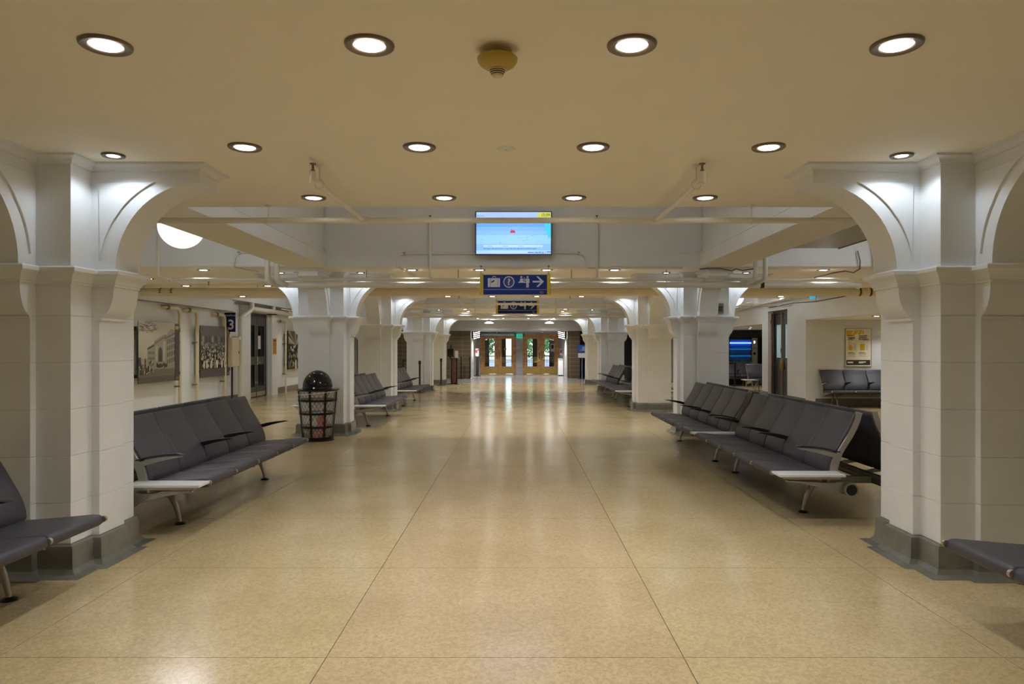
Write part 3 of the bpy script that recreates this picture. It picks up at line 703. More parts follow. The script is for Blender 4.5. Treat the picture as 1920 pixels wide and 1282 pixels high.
# cables along the right aisle ceiling
t = thing('cable', 'dark cable sagging below the right aisle ceiling', 'cable', (0, 0, 0))
MB().tube([PX(1400, 588, 24), PX(1440, 577, 21), PX(1487, 568, 18.3), PX(1530, 565, 16.8), PX(1580, 556, 15.2), PX(1606, 550.5, 14.4)], .012, 8).build('sheath', 'label_black', t, smooth=60)
for px, py, Y in ((1440, 577, 21), (1530, 565, 16.8)):
    p = PX(px, py, Y); MB().tube([p, (p.x, p.y, H)], .003, 6).build('tie', 'black_plastic', t)
t = thing('cable', 'twisted cables under the right beam by the pipe risers', 'cable', (0, 11.3, 2.75))
pts = [PX(1312, 504, 11.24), PX(1350, 503, 11.25), PX(1372, 508, 11.25), PX(1380, 504, 11.24), PX(1392, 507, 11.24), PX(1420, 503, 11.25)]
MB().tube(pts, .011, 8).build('sheath', 'alu_dark', t, smooth=60)
t = thing('cable', 'cable hanging off the right coffer edge onto the pipe', 'cable', (0, 11.3, 2.75))
MB().tube([PX(1608, 470, 11.12), PX(1613, 490, 11.12), PX(1612, 504, 11.13), PX(1600, 511, 11.3), PX(1585, 508, 11.4), PX(1560, 512, 11.5), PX(1527, 520.5, 11.5)], .012, 8).build('sheath', 'alu_dark', t, smooth=60)
# conduits on the coffer end wall
for lab, pts in (('thin white conduit left of the hanging screen', [(893, 475, 11.14), (758, 475.5, 11.14), (746, 480, 11.14), (744.5, 500, 11.14), (747, 502.5, 11.25), (778, 519, 12.6)]),
                 ('thin white conduit right of the hanging screen', [(1035, 474, 11.14), (1085, 474.5, 11.14), (1097, 481, 11.14), (1099, 500, 11.14), (1103, 502.5, 11.2), (1280, 503, 11.25)]),
                 ('thin grey conduit on the left coffer wall beside the risers', [(484, 475, 11.14), (448, 474, 11.14), (440, 481, 11.14), (438, 500, 11.14), (441, 502, 11.25), (484, 510, 11.6)])):
    P = [PX(*p) for p in pts]; t = thing('conduit', lab, 'conduit', tuple(P[0])); MB().tube(P, .013, 8, fillet=.06).build('tube', 'pipe_paint', t, smooth=60)
    MB().box(P[1].x-.02, P[1].x+.02, 11.13, 11.17, P[1].z-.02, P[1].z+.02).build('clip', 'alu_dark', t)

# metal duct box in the right coffer
t = thing('duct_unit', 'brushed metal duct unit hanging in the right coffer', 'duct', (4.25, 9.1, 2.9))
MB().cbox(3.86, 4.62, 8.0, 10.1, 2.905, 3.25, .01).build('casing', 'duct_metal', t)
MB().box(3.845, 3.86, 8.0, 10.1, 2.895, 2.93).box(4.62, 4.635, 8.0, 10.1, 2.895, 2.93).build('flange', 'duct_metal', t)
for x in (3.95, 4.5):
    for y in (8.2, 9.9): MB().tube([(x, y, 3.25), (x, y, HT)], .008, 8).build('hanger_rod', 'alu_dark', t)

# ------------------------------------------------------------------ ceiling fittings
t = thing('smoke_detector', 'yellow smoke detector on the ceiling between the nearest downlights', 'detector', (-.03+CX-.055, 3.03, H))
c = (t.location.x, t.location.y, H)
MB().lathe([(.001, -.118), (.022, -.117), (.026, -.108)], 24, c).build('sensor_cap', 'detector_cream', t, smooth=40)
MB().lathe([(.026, -.108), (.03, -.104), (.028, -.102), (.034, -.097), (.032, -.095), (.038, -.09), (.036, -.088)], 24, c).build('sensor_vents', 'detector_cream', t, smooth=30)
MB().lathe([(.0255, -.110), (.037, -.0885)], 24, c).build('vent_gap', 'label_black', t, smooth=30)
MB().lathe([(.036, -.088), (.05, -.083), (.074, -.068), (.085, -.052), (.087, -.04), (.08, -.035), (.03, -.033)], 32, c).build('housing', 'detector_yellow', t, smooth=40)
MB().lathe([(.03, -.034), (.028, -.006), (.068, -.005), (.072, 0)], 32, (c[0]-.008, c[1]+.0, H)).build('mounting_plate', 'detector_cream', t, smooth=30)
for nm, p in (('round white cover plate on the ceiling below the detector row', PX(949, 278.5, 4.545)),):
    t = thing('cover_plate', nm, 'cover plate', (p.x, p.y, H)); MB().lathe([(.001, -.008), (.055, -.007), (.062, 0)], 28, (p.x, p.y, H)).build('plate', 'wall_paint', t, smooth=40)
    MB().lathe([(.001, -.011), (.006, -.010), (.007, -.007)], 10, (p.x, p.y, H)).build('screw', 'alu', t)

# ------------------------------------------------------------------ hanging screen
ex, ez = Vector((1,0,0)), Vector((0,0,1))
def on(Y, px, py): return PX(px, py, Y)
t = thing('television', 'flat television showing a map, hanging on the coffer wall', 'television', (0, 10.9, 3.0))
Y = 10.86; a, b = PX(891, 477.5, Y), PX(1035, 396, Y)
MB().cbox(a.x, b.x, Y, Y+.06, a.z, b.z, .004).build('casing', 'black_plastic', t)
MB().box(-.12, .10, Y+.06, 11.17, 3.1, 3.4).build('wall_bracket', 'black_iron', t)
w, h = b.x-a.x, b.z-a.z
SB = lambda r, g, b_: hexc(r, g, b_)
pl = [(SB(128,186,250), rect(.014, .986, .02, .98)), (SB(160,192,250), rect(.014, .986, .86, .98)), (SB(100,162,248), rect(.014, .986, .62, .84)),
      (SB(118,178,250), rect(.014, .986, .55, .64)), (SB(142,200,252), rect(.014, .986, .25, .45)), (SB(165,205,250), rect(.014, .986, .02, .10)),
      (SB(60,200,240), [(.90,.72),(.986,.72),(.986,.42),(.95,.37),(.94,.5),(.91,.58)]), (SB(196,204,70), [(.80,.86),(.986,.86),(.986,.975),(.825,.975)]),
      (SB(175,212,250), rect(.11, .88, .175, .225)), (SB(200,30,50), [(.455,.50),(.525,.50),(.515,.56),(.49,.565),(.475,.59),(.46,.55)]), (SB(90,190,200), disc(.565,.65,.013,10))]
rnd = random.Random(3)
for _ in range(30):
    x, y = rnd.uniform(.05, .9), rnd.uniform(.25, .68); pl.append((SB(110,165,230), rect(x, x+rnd.uniform(.012, .035), y, y+.008)))
for x in (.16, .36, .56): pl.append((SB(120,160,215), rect(x, x+.07, .19, .205)))
o = a+Vector((0, -.001, 0)); decal('screen_image', pl, o, ex*w, ez*h, t, 'screen')
pm('ink_navy', hexc(20, 60, 130), .5, emit=hexc(20, 60, 130), es=.6); pm('ink_green', hexc(120, 190, 120), .5, emit=hexc(140, 200, 130), es=.7)
pm('ink_dark', hexc(40, 45, 30), .5)
RT = (PI/2, 0, 0)
text('15:09', .062, (a.x+.855*w, Y-.005, a.z+.885*h), RT, 'ink_dark', t)
text('VIA', .05, (a.x+.025*w, Y-.005, a.z+.925*h), RT, 'ink_green', t)
text('Rail Canada', .022, (a.x+.025*w, Y-.005, a.z+.885*h), RT, 'ink_navy', t)
text('No trains in the next 24 hours / Aucun train prévu dans les 24 prochaines heures', .0245, (a.x+.11*w, Y-.005, a.z+.13*h), RT, 'ink_navy', t, bold=.0006)
text('www.viarail.ca 1 888', .042, (a.x+.985*w, Y-.005, a.z+.035*h), RT, 'ink_navy', t, 'RIGHT', bold=.001)

# ------------------------------------------------------------------ hanging signs
def icon_polys():
    Wt = lin((.86, .87, .92)); Nv = (.008, .036, .27); P = []
    A = 3.35   # aspect: units of sign height
    def u(x, y): return (x, y)
    # suitcase
    P += [(Wt, rect(.22, .42, .36, .78)), (Nv, rect(.325, .345, .36, .78)), (Wt, rect(.345, .72, .36, .78)), (Nv, rect(.70, .715, .36, .78)), (Wt, rect(.715, .80, .36, .78)),
          (Wt, rect(.215, .235, .40, .74)), (Wt, rect(.79, .81, .40, .74)), (Wt, rect(.445, .465, .78, .87)), (Wt, rect(.445, .60, .845, .87)), (Wt, rect(.58, .60, .78, .87)),
          (Nv, [(.37,.62),(.52,.70),(.545,.63),(.40,.55)])]
    # question mark in a ring
    P += [(Wt, disc(1.24, .60, .27, 32)), (Nv, disc(1.24, .60, .225, 32))]
    # counter with two people
    P += [(Wt, disc(1.85, .83, .048)), (Wt, [(1.76,.60),(1.95,.60),(1.93,.76),(1.80,.76)]), (Wt, rect(1.70, 2.24, .56, .605)), (Wt, disc(2.15, .83, .05)),
          (Wt, [(2.06,.76),(2.24,.76),(2.25,.56),(2.08,.56)]), (Wt, rect(2.09, 2.142, .34, .60)), (Wt, rect(2.158, 2.21, .34, .60)),
          (Wt, [(2.07,.75),(1.95,.61),(1.985,.61),(2.10,.71)]), (Wt, [(1.93,.74),(1.99,.66),(2.02,.82),(1.99,.82),(1.97,.72)])]
    # arrow
    P += [(Wt, rect(2.40, 2.85, .575, .655)), (Wt, [(2.58,.86),(2.68,.86),(2.95,.615),(2.82,.615)]), (Wt, [(2.82,.615),(2.95,.615),(2.68,.37),(2.58,.37)])]
    P += [(lin((.75,.76,.82)), rect(0, 3.1, .235, .255))]
    return P
def hang_sign(label, Y, x0, x1, z0, z1, ztop, navy):
    t = thing('hanging_sign', label, 'sign', ((x0+x1)/2, Y, z0)); w = x1-x0; e = .052*w
    MB().cbox(x0+e, x1-e, Y, Y+.05, z0+.004, z1-.02, .003).build('panel', navy, t)
    for a0, a1 in ((x0, x0+e), (x1-e, x1)): MB().cbox(a0, a1, Y-.01, Y+.06, z0, z1, .004).build('end_bracket', 'yellow_paint', t)
    for x in (x0+.02, x1-.03): MB().tube([(x, Y+.025, z1), (x, Y+.025, ztop)], .005, 8).lathe([(.014, 0), (.014, -.02), (.005, -.03)], 10, (x, Y+.025, ztop)).build('hanger_cable', 'alu_dark', t)
    hgt = z1-z0; k = (w-2*e)/3.1; k2 = hgt
    decal('pictograms', icon_polys(), (x0+e, Y-.001, z0), ex*k, ez*k2, t)
    text('?', .42*hgt*.95, (x0+e+1.24*k, Y-.004, z0+.47*k2), RT, 'icon_white', t, 'CENTER', bold=.004)
    text('VIA', .105*hgt, (x0+e+2.73*k, Y-.003, z0+.095*k2), RT, 'yellow_paint', t)
    decal('logo_mark', [(hexc(190, 40, 50), disc(2.95, .13, .03, 8)), (hexc(150, 150, 160), rect(2.75, 2.93, .055, .07))], (x0+e, Y-.001, z0), ex*k, ez*k2, t)
    return t
a, b = PX(899.5, 552.5, 11.1), PX(1032.5, 512.5, 11.1)
hang_sign('nearer blue hanging sign with suitcase, question mark, counter and arrow', 11.1, a.x, b.x, a.z, b.z, H+.01, 'navy')
a, b = PX(929.5, 588, 18.45), PX(1011, 562, 18.45)
hang_sign('farther blue hanging sign, half hidden by a pipe', 18.9, CX+(929.5-970)*18.9/F, CX+(1011-970)*18.9/F, 1.5+(651-588)*18.9/F, 1.5+(651-562.5)*18.9/F, HT, 'navy_dark')

# ------------------------------------------------------------------ left wall: pictures, pipes, doors
def wall_pic(label, y0, y1, z0, z1, polys, dark_x=None):
    """print facing +X on the left wall; a runs along +Y (left to right as seen)"""
    xf = XL+.13
    t = thing('picture_panel', label, 'picture', (xf, (y0+y1)/2, z0))
    MB().box(xf-.012, xf, y0, y1, z0, z1).build('board', 'label_black', t)
    decal('photograph', polys, (xf+.001, y0, z0), Vector((0, y1-y0, 0)), ez*(z1-z0), t)
    for y in (y0-.06, y1-.02):
        for z in (z0+.12, z1-.18): MB().box(XL+.05, xf-.0, y, y+.07, z, z+.07).build('standoff_clip', 'black_iron', t)
    return t
sep = lambda v: hexc(int(v*1.06), int(v*1.0), int(v*.86))
rn = random.Random(11)
p1 = [(sep(168), rect(0, .88, 0, 1)), (sep(150), rect(0, .88, .0, .40)), (sep(105), rect(0, .88, 0, .26)), (sep(88), rect(0, .88, 0, .10))]
p1 += [(sep(140), [(.20,.22),(.20,.56),(.36,.62),(.36,.68),(.42,.72),(.60,.80),(.66,.80),(.78,.90),(.84,.90),(.88,.86),(.88,.22)]),
       (sep(115), [(.36,.62),(.36,.66),(.66,.80),(.66,.76)]), (sep(100), [(.62,.74),(.88,.85),(.88,.82),(.62,.71)]), (sep(75), [(.20,.54),(.20,.57),(.36,.64),(.36,.60)]),
       (sep(70), [(.46,.34),(.46,.52),(.48,.57),(.51,.59),(.54,.57),(.56,.52),(.56,.34)]), (sep(165), [(.58,.36),(.58,.68),(.63,.70),(.63,.36)]), (sep(165), [(.40,.36),(.40,.60),(.44,.62),(.44,.36)])]
for i in range(5):
    for j in range(4): p1.append((sep(62), rect(.68+.045*i, .70+.045*i, .30+.115*j+.01*i, .37+.115*j+.012*i)))
for i in range(5):
    for j in range(2): p1.append((sep(80), rect(.225+.03*i, .24+.03*i, .38+.09*j, .42+.09*j)))
for _ in range(46):
    x, y = rn.uniform(.03, .34), rn.uniform(.15, .36); p1.append((sep(rn.choice((35, 45, 60, 170))), disc(x, y, rn.uniform(.008, .022), 7, rn.uniform(.015, .045))))
for _ in range(16):
    x = rn.uniform(.42, .68); p1.append((sep(rn.choice((45, 60))), disc(x, rn.uniform(.25, .30), rn.uniform(.012, .03), 7, .03)))
for _ in range(60):
    x, y = rn.uniform(0, .36), rn.uniform(.82, .99); L = rn.uniform(.03, .1); d = rn.uniform(-.5, .3); p1.append((sep(95), [(x,y),(x+L,y+L*d),(x+L,y+L*d+.006),(x,y+.008)]))
p1 += [(sep(60), rect(0, .05, .28, .42)), (sep(70), rect(.88, 1, 0, 1)), (sep(58), rect(.88, 1, .55, .88)), (hexc(190,140,30), rect(.89, .97, .90, .955)), (hexc(120,112,105), rect(.90, .985, .03, .06)), (sep(120), rect(.88, 1, .625, .63))]
wall_pic('large sepia station photograph with horse carriages, leftmost of the wall pictures', 14.32, 16.05, .76, 2.03, p1)
p2 = [(hexc(88, 76, 74), rect(0, 1, 0, 1)), (sep(52), rect(.02, .90, .17, .82)), (sep(75), rect(.02, .90, .60, .82)), (sep(38), rect(.02, .90, .17, .40))]
for i in range(8): p2.append((sep(rn.choice((110, 140, 38, 38))), rect(.06+.105*i, .115+.105*i, .68, .80)))
for _ in range(420):
    y = rn.uniform(.2, .68); s = .010+.020*(.7-y); x = rn.uniform(.03, .89); p2.append((sep(rn.choice((30, 45, 150, 185, 205, 120))), disc(x, y, s*.75, 6, s*1.7)))
for x in (.10, .19, .33, .44, .53, .70, .80): p2.append((sep(rn.choice((195, 215, 120))), disc(x, .25, .03, 8, .085)))
p2 += [(hexc(205,140,60), rect(.885, .965, .90, .955)), (hexc(125,116,112), rect(.90, .985, .035, .065))]
wall_pic('sepia crowd photograph in brown surround, second of the left wall pictures', 17.12, 18.85, .76, 2.03, p2)
p3 = [(sep(45), rect(0, 1, 0, 1)), (sep(115), rect(.0, 1, .66, 1))]
for k in range(13):
    a0 = R(15+k*12); c = rn.choice((60, 150, 185, 40)); p3.append((sep(c), [(.5,.62),(.5+.75*math.cos(a0)*.9, min(1, .62+.5*math.sin(a0))),(.5+.75*math.cos(a0+.13)*.9, min(1, .62+.5*math.sin(a0+.13)))]))
p3 = [(c, [(min(1, max(0, x)), min(1, max(0, y))) for x, y in q]) for c, q in p3]
for _ in range(240):
    y = rn.uniform(.06, .60); p3.append((sep(rn.choice((30, 40, 150, 190, 60, 35))), disc(rn.uniform(.04, .95), y, .022, 6, .045)))
p3 += [(sep(200), [(.44,.0),(.56,.0),(.53,.24),(.47,.24)]), (sep(35), rect(.0, .06, 0, 1))]
wall_pic('small sepia photograph of people under rays, beyond the left double doors', 23.6, 25.35, .77, 2.05, p3)

def bent_pipe(label, y0, y1, ztop, r=.04, dx=.11):
    t = thing('wall_pipe', label, 'pipe', (XL+dx, y1, 0))
    MB().tube([(XL+.0, y0, ztop), (XL+dx, y0+.05, ztop), (XL+dx, y1, ztop), (XL+dx, y1, 0)], r, 14, fillet=.17).build('pipe', 'pipe_cream', t, smooth=50)
    MB().tube([(XL+dx, y0+.04, ztop), (XL+dx, y0+.10, ztop)], r*1.3, 14).build('coupling', 'alu_dark', t, smooth=40)
    for z in (.6, 1.6): MB().box(XL, XL+dx+.02, y1-r*1.15, y1+r*1.15, z, z+.03).build('pipe_clip', 'alu_dark', t)
    return t
bent_pipe('cream bent pipe at the right edge of the sepia station picture', 15.5, 16.13, 2.38)
bent_pipe('cream bent pipe standing between the station and crowd pictures', 16.52, 17.0, 2.37)
bent_pipe('cream bent pipe in front of the gate number three sign', 18.05, 18.60, 2.34)
bent_pipe('thin bent pipe right of the left double doors', 22.85, 23.5, 2.35, .03)
t = thing('wall_pipe', 'thin straight pipe at the right edge of the small sepia photograph', 'pipe', (XL+.1, 25.4, 0))
MB().tube([(XL+.1, 25.45, 0), (XL+.1, 25.45, 2.4)], .03, 12).build('pipe', 'pipe_cream', t, smooth=40)
MB().box(XL, XL+.12, 25.41, 25.49, 1.5, 1.53).build('pipe_clip', 'alu_dark', t)
t = thing('wall_pipe', 'thin straight pipe left of the sepia station picture', 'pipe', (XL+.1, 14.15, 0))
MB().tube([(XL+.1, 14.15, 0), (XL+.1, 14.15, 2.45)], .03, 12).build('pipe', 'pipe_cream', t, smooth=40)
MB().box(XL, XL+.12, 14.11, 14.19, 1.5, 1.53).build('pipe_clip', 'alu_dark', t)
t = thing('drain_pipe', 'white drain pipe with an offset bend left of the double doors', 'pipe', (XL+.2, 19.5, 0))
MB().tube([(XL+.16, 19.52, 0), (XL+.16, 19.52, 2.3), (XL+.30, 20.0, 2.56), (XL+.30, 20.0, H)], .065, 16, fillet=.12).build('pipe', 'pipe_paint', t, smooth=50)
MB().tube([(XL+.16, 19.52, 1.2), (XL+.16, 19.52, 1.28)], .075, 16).build('collar', 'pipe_paint', t, smooth=40)
t = thing('overhead_pipe', 'white pipe running above the left double doors along the wall', 'pipe', (XL+.3, 20.2, 2.6))
MB().tube([(XL+.22, 20.1, 2.60), (XL+.22, 33.4, 2.60)], .07, 16).build('pipe', 'pipe_paint', t, smooth=40)
MB().tube([(XL+.22, 22.0, 2.60), (XL+.22, 22.0, H)], .06, 14).build('riser', 'pipe_paint', t, smooth=40)
MB().box(XL, XL+.3, 22.04, 22.10, 2.50, 2.53).build('pipe_clip', 'rust', t)
t = thing('conduit', 'dark conduit line along the left wall bulkhead', 'conduit', (XL+.17, 12, 2.45))
MB().tube([(XL+.172, 6, 2.452), (XL+.172, 19.0, 2.452)], .010, 8).build('tube', 'alu_dark', t, smooth=40)
for y in (12, 15, 18): MB().box(XL+.15, XL+.185, y, y+.03, 2.44, 2.465).build('clip', 'alu_dark', t)
t = thing('conduit', 'bundle of thin conduits above the left double doors', 'conduit', (XL+.1, 20, 2.7))
for k in range(3): MB().tube([(XL+.13+.03*k, 19.2, 2.70+.022*k), (XL+.13+.03*k, 33.4, 2.70+.022*k)], .008, 8).build('tube', 'alu_dark', t, smooth=40)
t = thing('sprinkler_pipe', 'row of small sprinkler fittings above the small sepia photograph', 'pipe', (XL+.6, 23, 2.68))
MB().tube([(XL+.62, 21.5, 2.66), (XL+.62, 27, 2.66)], .016, 10).build('pipe', 'pipe_paint', t, smooth=40)
for y in (22.3, 23.4, 24.4):
    MB().lathe([(.02, 2.56), (.035, 2.57), (.03, 2.6), (.012, 2.62), (.012, 2.67)], 12, (XL+.62, y, 0)).build('sprinkler_head', 'pipe_paint', t, smooth=40)
    MB().tube([(XL+.62, y+.2, 2.66), (XL+.62, y+.2, H)], .005, 6).build('hanger_rod', 'alu_dark', t)

# electric cabinet, gate sign, notice
t = thing('electrical_cabinet', 'beige electrical cabinet on the left wall below the gate sign', 'cabinet', (XL, 19.0, .98))
MB().cbox(XL, XL+.22, 18.76, 19.28, .98, 1.76, .006).build('body', 'box_beige', t)
MB().cbox(XL+.22, XL+.235, 18.78, 19.26, 1.0, 1.74, .004).build('door', 'box_beige', t)
MB().box(XL+.235, XL+.25, 19.2, 19.23, 1.33, 1.4).build('latch', 'alu_dark', t)
MB().box(XL, XL+.2, 19.34, 19.46, 1.70, 1.80).build('junction_box', 'pipe_paint', t)
MB().tube([(XL+.1, 19.1, .98), (XL+.1, 19.1, .02)], .025, 10).build('conduit', 'label_black', t, smooth=40)
a, b = PX(420.5, 622, 18.75), PX(441, 585.5, 18.75)
t = thing('gate_sign', 'dark blue gate sign with white numeral 3, projecting from left wall', 'sign', (a.x, 18.75, a.z))
MB().cbox(a.x, b.x, 18.75, 18.78, a.z, b.z, .003).build('panel', 'navy_dark', t)
MB().tube([(XL, 18.765, b.z-.1), (a.x, 18.765, b.z-.1)], .012, 8).tube([(XL, 18.765, a.z+.1), (a.x, 18.765, a.z+.1)], .012, 8).build('arm', 'alu_dark', t)
text('3', .36, ((a.x+b.x)/2+.035, 18.746, a.z+.07), RT, 'icon_white', t, 'CENTER', bold=.008)
text('Gate/Porte', .062, ((a.x+b.x)/2+.02, 18.746, b.z-.10), RT, 'icon_white', t, 'CENTER')
t = thing('notice', 'orange notice on the pilaster right of the left double doors', 'notice', (XL+.1, 22.4, 1.5))
MB().box(XL+.10, XL+.104, 22.28, 22.62, 1.28, 1.78).build('sheet', 'orange_note', t)
decal('print', [(hexc(90, 60, 20), rect(.1, .9, .1+.11*k, .13+.11*k)) for k in range(6)]+[(hexc(120, 40, 20), rect(.15, .85, .8, .92))], (XL+.105, 22.28, 1.28), Vector((0,.34,0)), ez*.5, t)
t = thing('thermostat_box', 'small white box with conduit beside the orange notice', 'switch box', (XL, 22.85, 1.9))
MB().cbox(XL, XL+.06, 22.80, 22.95, 1.95, 2.12, .004).build('body', 'pipe_paint', t); MB().tube([(XL+.03, 22.87, 2.12), (XL+.03, 22.87, 2.5)], .012, 8).build('conduit', 'pipe_paint', t)
MB().tube([(XL+.03, 22.87, 1.95), (XL+.03, 22.87, 1.4)], .008, 8).build('cable', 'pipe_paint', t)

# dark double door in the left wall
dr = sempty('door_1', (XL-.08, 21.3, 0))
X0 = XL-.085
MB().box(X0-.04, X0+.03, 20.5, 20.56, 0, 2.52).box(X0-.04, X0+.03, 22.09, 22.15, 0, 2.52).box(X0-.04, X0+.03, 20.5, 22.15, 2.44, 2.52).build('door_frame', 'door_dark', dr)
for y0, y1, hs in ((20.565, 21.318, 0), (21.332, 22.085, 1)):
    m = MB(); s0 = .13
    m.box(X0-.02, X0+.02, y0, y0+s0, .02, 2.43).box(X0-.02, X0+.02, y1-s0, y1, .02, 2.43)
    for z0, z1 in ((.02, .32), (.98, 1.22), (2.15, 2.43)): m.box(X0-.02, X0+.02, y0+s0, y1-s0, z0, z1)
    lf = m.build('leaf', 'door_dark', dr)
    for z0, z1 in ((.32, .98), (1.22, 2.15)): MB().box(X0-.006, X0+.004, y0+s0, y1-s0, z0, z1).build('pane', 'glass_smoke', lf)
    MB().box(X0+.02, X0+.024, y0+.02, y1-.02, .03, .16).build('kick_plate', 'alu', lf)
    if hs:
        MB().box(X0+.02, X0+.03, y0+.03, y0+.12, .98, 1.22).tube([(X0+.03, y0+.07, 1.04), (X0+.07, y0+.07, 1.04), (X0+.07, y0+.19, 1.04)], .012, 8).build('handle', 'alu', lf)
        MB().box(X0+.005, X0+.008, y0+s0+.05, y0+s0+.25, 1.45, 1.85).build('paper_notice', 'paper', lf)
    MB().box(X0+.02, X0+.03, y1-.09 if not hs else y0+.03, y1-.03 if not hs else y0+.09, .42, .48).build('bolt', 'alu', lf)
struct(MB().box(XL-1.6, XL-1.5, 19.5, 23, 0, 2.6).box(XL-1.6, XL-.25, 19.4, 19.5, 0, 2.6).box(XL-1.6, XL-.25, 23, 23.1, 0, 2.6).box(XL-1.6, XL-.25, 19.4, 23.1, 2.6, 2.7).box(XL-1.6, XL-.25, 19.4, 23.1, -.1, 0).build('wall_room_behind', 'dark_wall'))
# dark door in the right wall, frosted panes and a pull pipe
dr = sempty('door_2', (XR+.2, 20.2, 0)); X0 = XR+.20
MB().box(X0-.04, X0+.04, 19.45, 19.52, 0, 2.55).box(X0-.04, X0+.04, 20.88, 20.95, 0, 2.55).box(X0-.04, X0+.04, 19.45, 20.95, 2.46, 2.55).build('door_frame', 'door_dark', dr)
for y0, y1 in ((19.53, 20.195), (20.205, 20.87)):
    m = MB(); s0 = .10
    m.box(X0-.02, X0+.02, y0, y0+s0, .02, 2.45).box(X0-.02, X0+.02, y1-s0, y1, .02, 2.45)
    for z0, z1 in ((.02, .25), (1.0, 1.2), (2.15, 2.45)): m.box(X0-.02, X0+.02, y0+s0, y1-s0, z0, z1)
    lf = m.build('leaf', 'door_dark', dr)
    MB().box(X0-.008, X0+.008, y0+s0, y1-s0, 1.2, 2.15).build('pane', 'glass_frost', lf)
    MB().box(X0-.01, X0+.01, y0+s0, y1-s0, .25, 1.0).build('lower_panel', 'door_dark', lf)
t = thing('standpipe', 'dark bronze standpipe with valve in front of the right wall door', 'pipe', (XR+.02, 19.95, 0))
MB().tube([(XR+.05, 19.95, 0), (XR+.05, 19.95, 2.5)], .035, 14).build('pipe', 'bronze', t, smooth=40)
MB().lathe([(.035, .85), (.06, .88), (.07, .95), (.07, 1.1), (.055, 1.16), (.035, 1.2)], 16, (XR+.05, 19.95, 0)).build('valve', 'brass_dull', t, smooth=40)
MB().tube([(XR+.05, 19.95, 1.35), (XR+.05, 19.95, 1.48)], .05, 14).build('coupling', 'bronze', t, smooth=40)
MB().tube([(XR+.05, 19.95, .05), (XR-.03, 19.80, .0)], .02, 8).build('drain', 'bronze', t)
t = thing('wall_pipe', 'rusty pipe at the left edge of the right wall door', 'pipe', (XR+.1, 20.8, 0))
MB().tube([(XR+.10, 20.88, 0), (XR+.10, 20.88, 2.48)], .03, 12).build('pipe', 'rust', t, smooth=40)
MB().tube([(XR+.10, 20.88, 2.2), (XR+.10, 20.88, 2.3)], .05, 12).build('coupling', 'rust', t, smooth=40)

# ------------------------------------------------------------------ luggage poster
Y = 18.19; a, b = PX(1585, 686.5, Y), PX(1632.5, 617, Y); w, h = b.x-a.x, b.z-a.z
t = thing('poster', 'yellow and cream luggage policy poster on the alcove wall', 'poster', (a.x, Y, a.z))
MB().box(a.x, b.x, Y-.012, Y+.008, a.z, b.z).build('backing', 'paper', t)
f = .012
MB().box(a.x-f, b.x+f, Y-.02, Y, b.z, b.z+f).box(a.x-f, b.x+f, Y-.02, Y, a.z-f, a.z).box(a.x-f, a.x, Y-.02, Y, a.z, b.z).box(b.x, b.x+f, Y-.02, Y, a.z, b.z).build('frame', 'alu', t)
yl = hexc(225, 180, 20); wc = hexc(240, 232, 205); dk = hexc(60, 55, 50)
pp = [(wc, rect(0, 1, 0, 1)), (yl, rect(.03, .72, .86, .97)), (yl, rect(.03, .36, .81, .86)), (wc, [(.24,.86),(.28,.86),(.36,.97),(.31,.97)]), (wc, [(.42,.83),(.45,.83),(.55,.97),(.52,.97)]), (wc, [(.62,.86),(.65,.86),(.67,.97),(.66,.97)]),
      (dk, rect(.03, .97, .03, .17)), (wc, rect(.08, .30, .085, .125)), (wc, rect(.52, .80, .10, .13)), (wc, rect(.52, .70, .08, .095)),
      (yl, rect(.11, .27, .43, .54)), (yl, [(.14,.54),(.24,.54),(.22,.57),(.16,.57)]), (hexc(200,190,195), rect(.145, .155, .57, .67)), (hexc(200,190,195), rect(.215, .225, .57, .67)), (hexc(215,210,200), rect(.30, .42, .43, .62)),
      (yl, rect(.57, .76, .43, .60)), (hexc(200,190,195), rect(.62, .63, .60, .67)), (hexc(200,190,195), rect(.69, .70, .60, .67)), (hexc(215,210,200), rect(.79, .90, .43, .56))]
for x in (.10, .53):
    for k, L in enumerate((.22, .28, .26, .29)):
        if k < 2: pp.append((dk, rect(x, x+L, .365-.03*k, .378-.03*k)))
        else: pp.append((hexc(150,140,120), rect(x, x+L, .30-.035*(k-2), .308-.035*(k-2))))
decal('print', pp, (a.x, Y-.013, a.z), ex*w, ez*h, t)
for i, s in enumerate(('New', 'baggage', 'policy')): text(s, .058, (a.x+.09*w, Y-.018, a.z+(.805-.048*i)*h), RT, 'ink_dark', t, bold=.001)
for i, s in enumerate(('Nouvelle', 'politique', 'de bagages')): text(s, .058, (a.x+.52*w, Y-.018, a.z+(.805-.048*i)*h), RT, 'ink_dark', t, bold=.001)
text('VIA Rail', .035, (a.x+.75*w, Y-.018, a.z+.91*h), RT, 'orange_note', t)

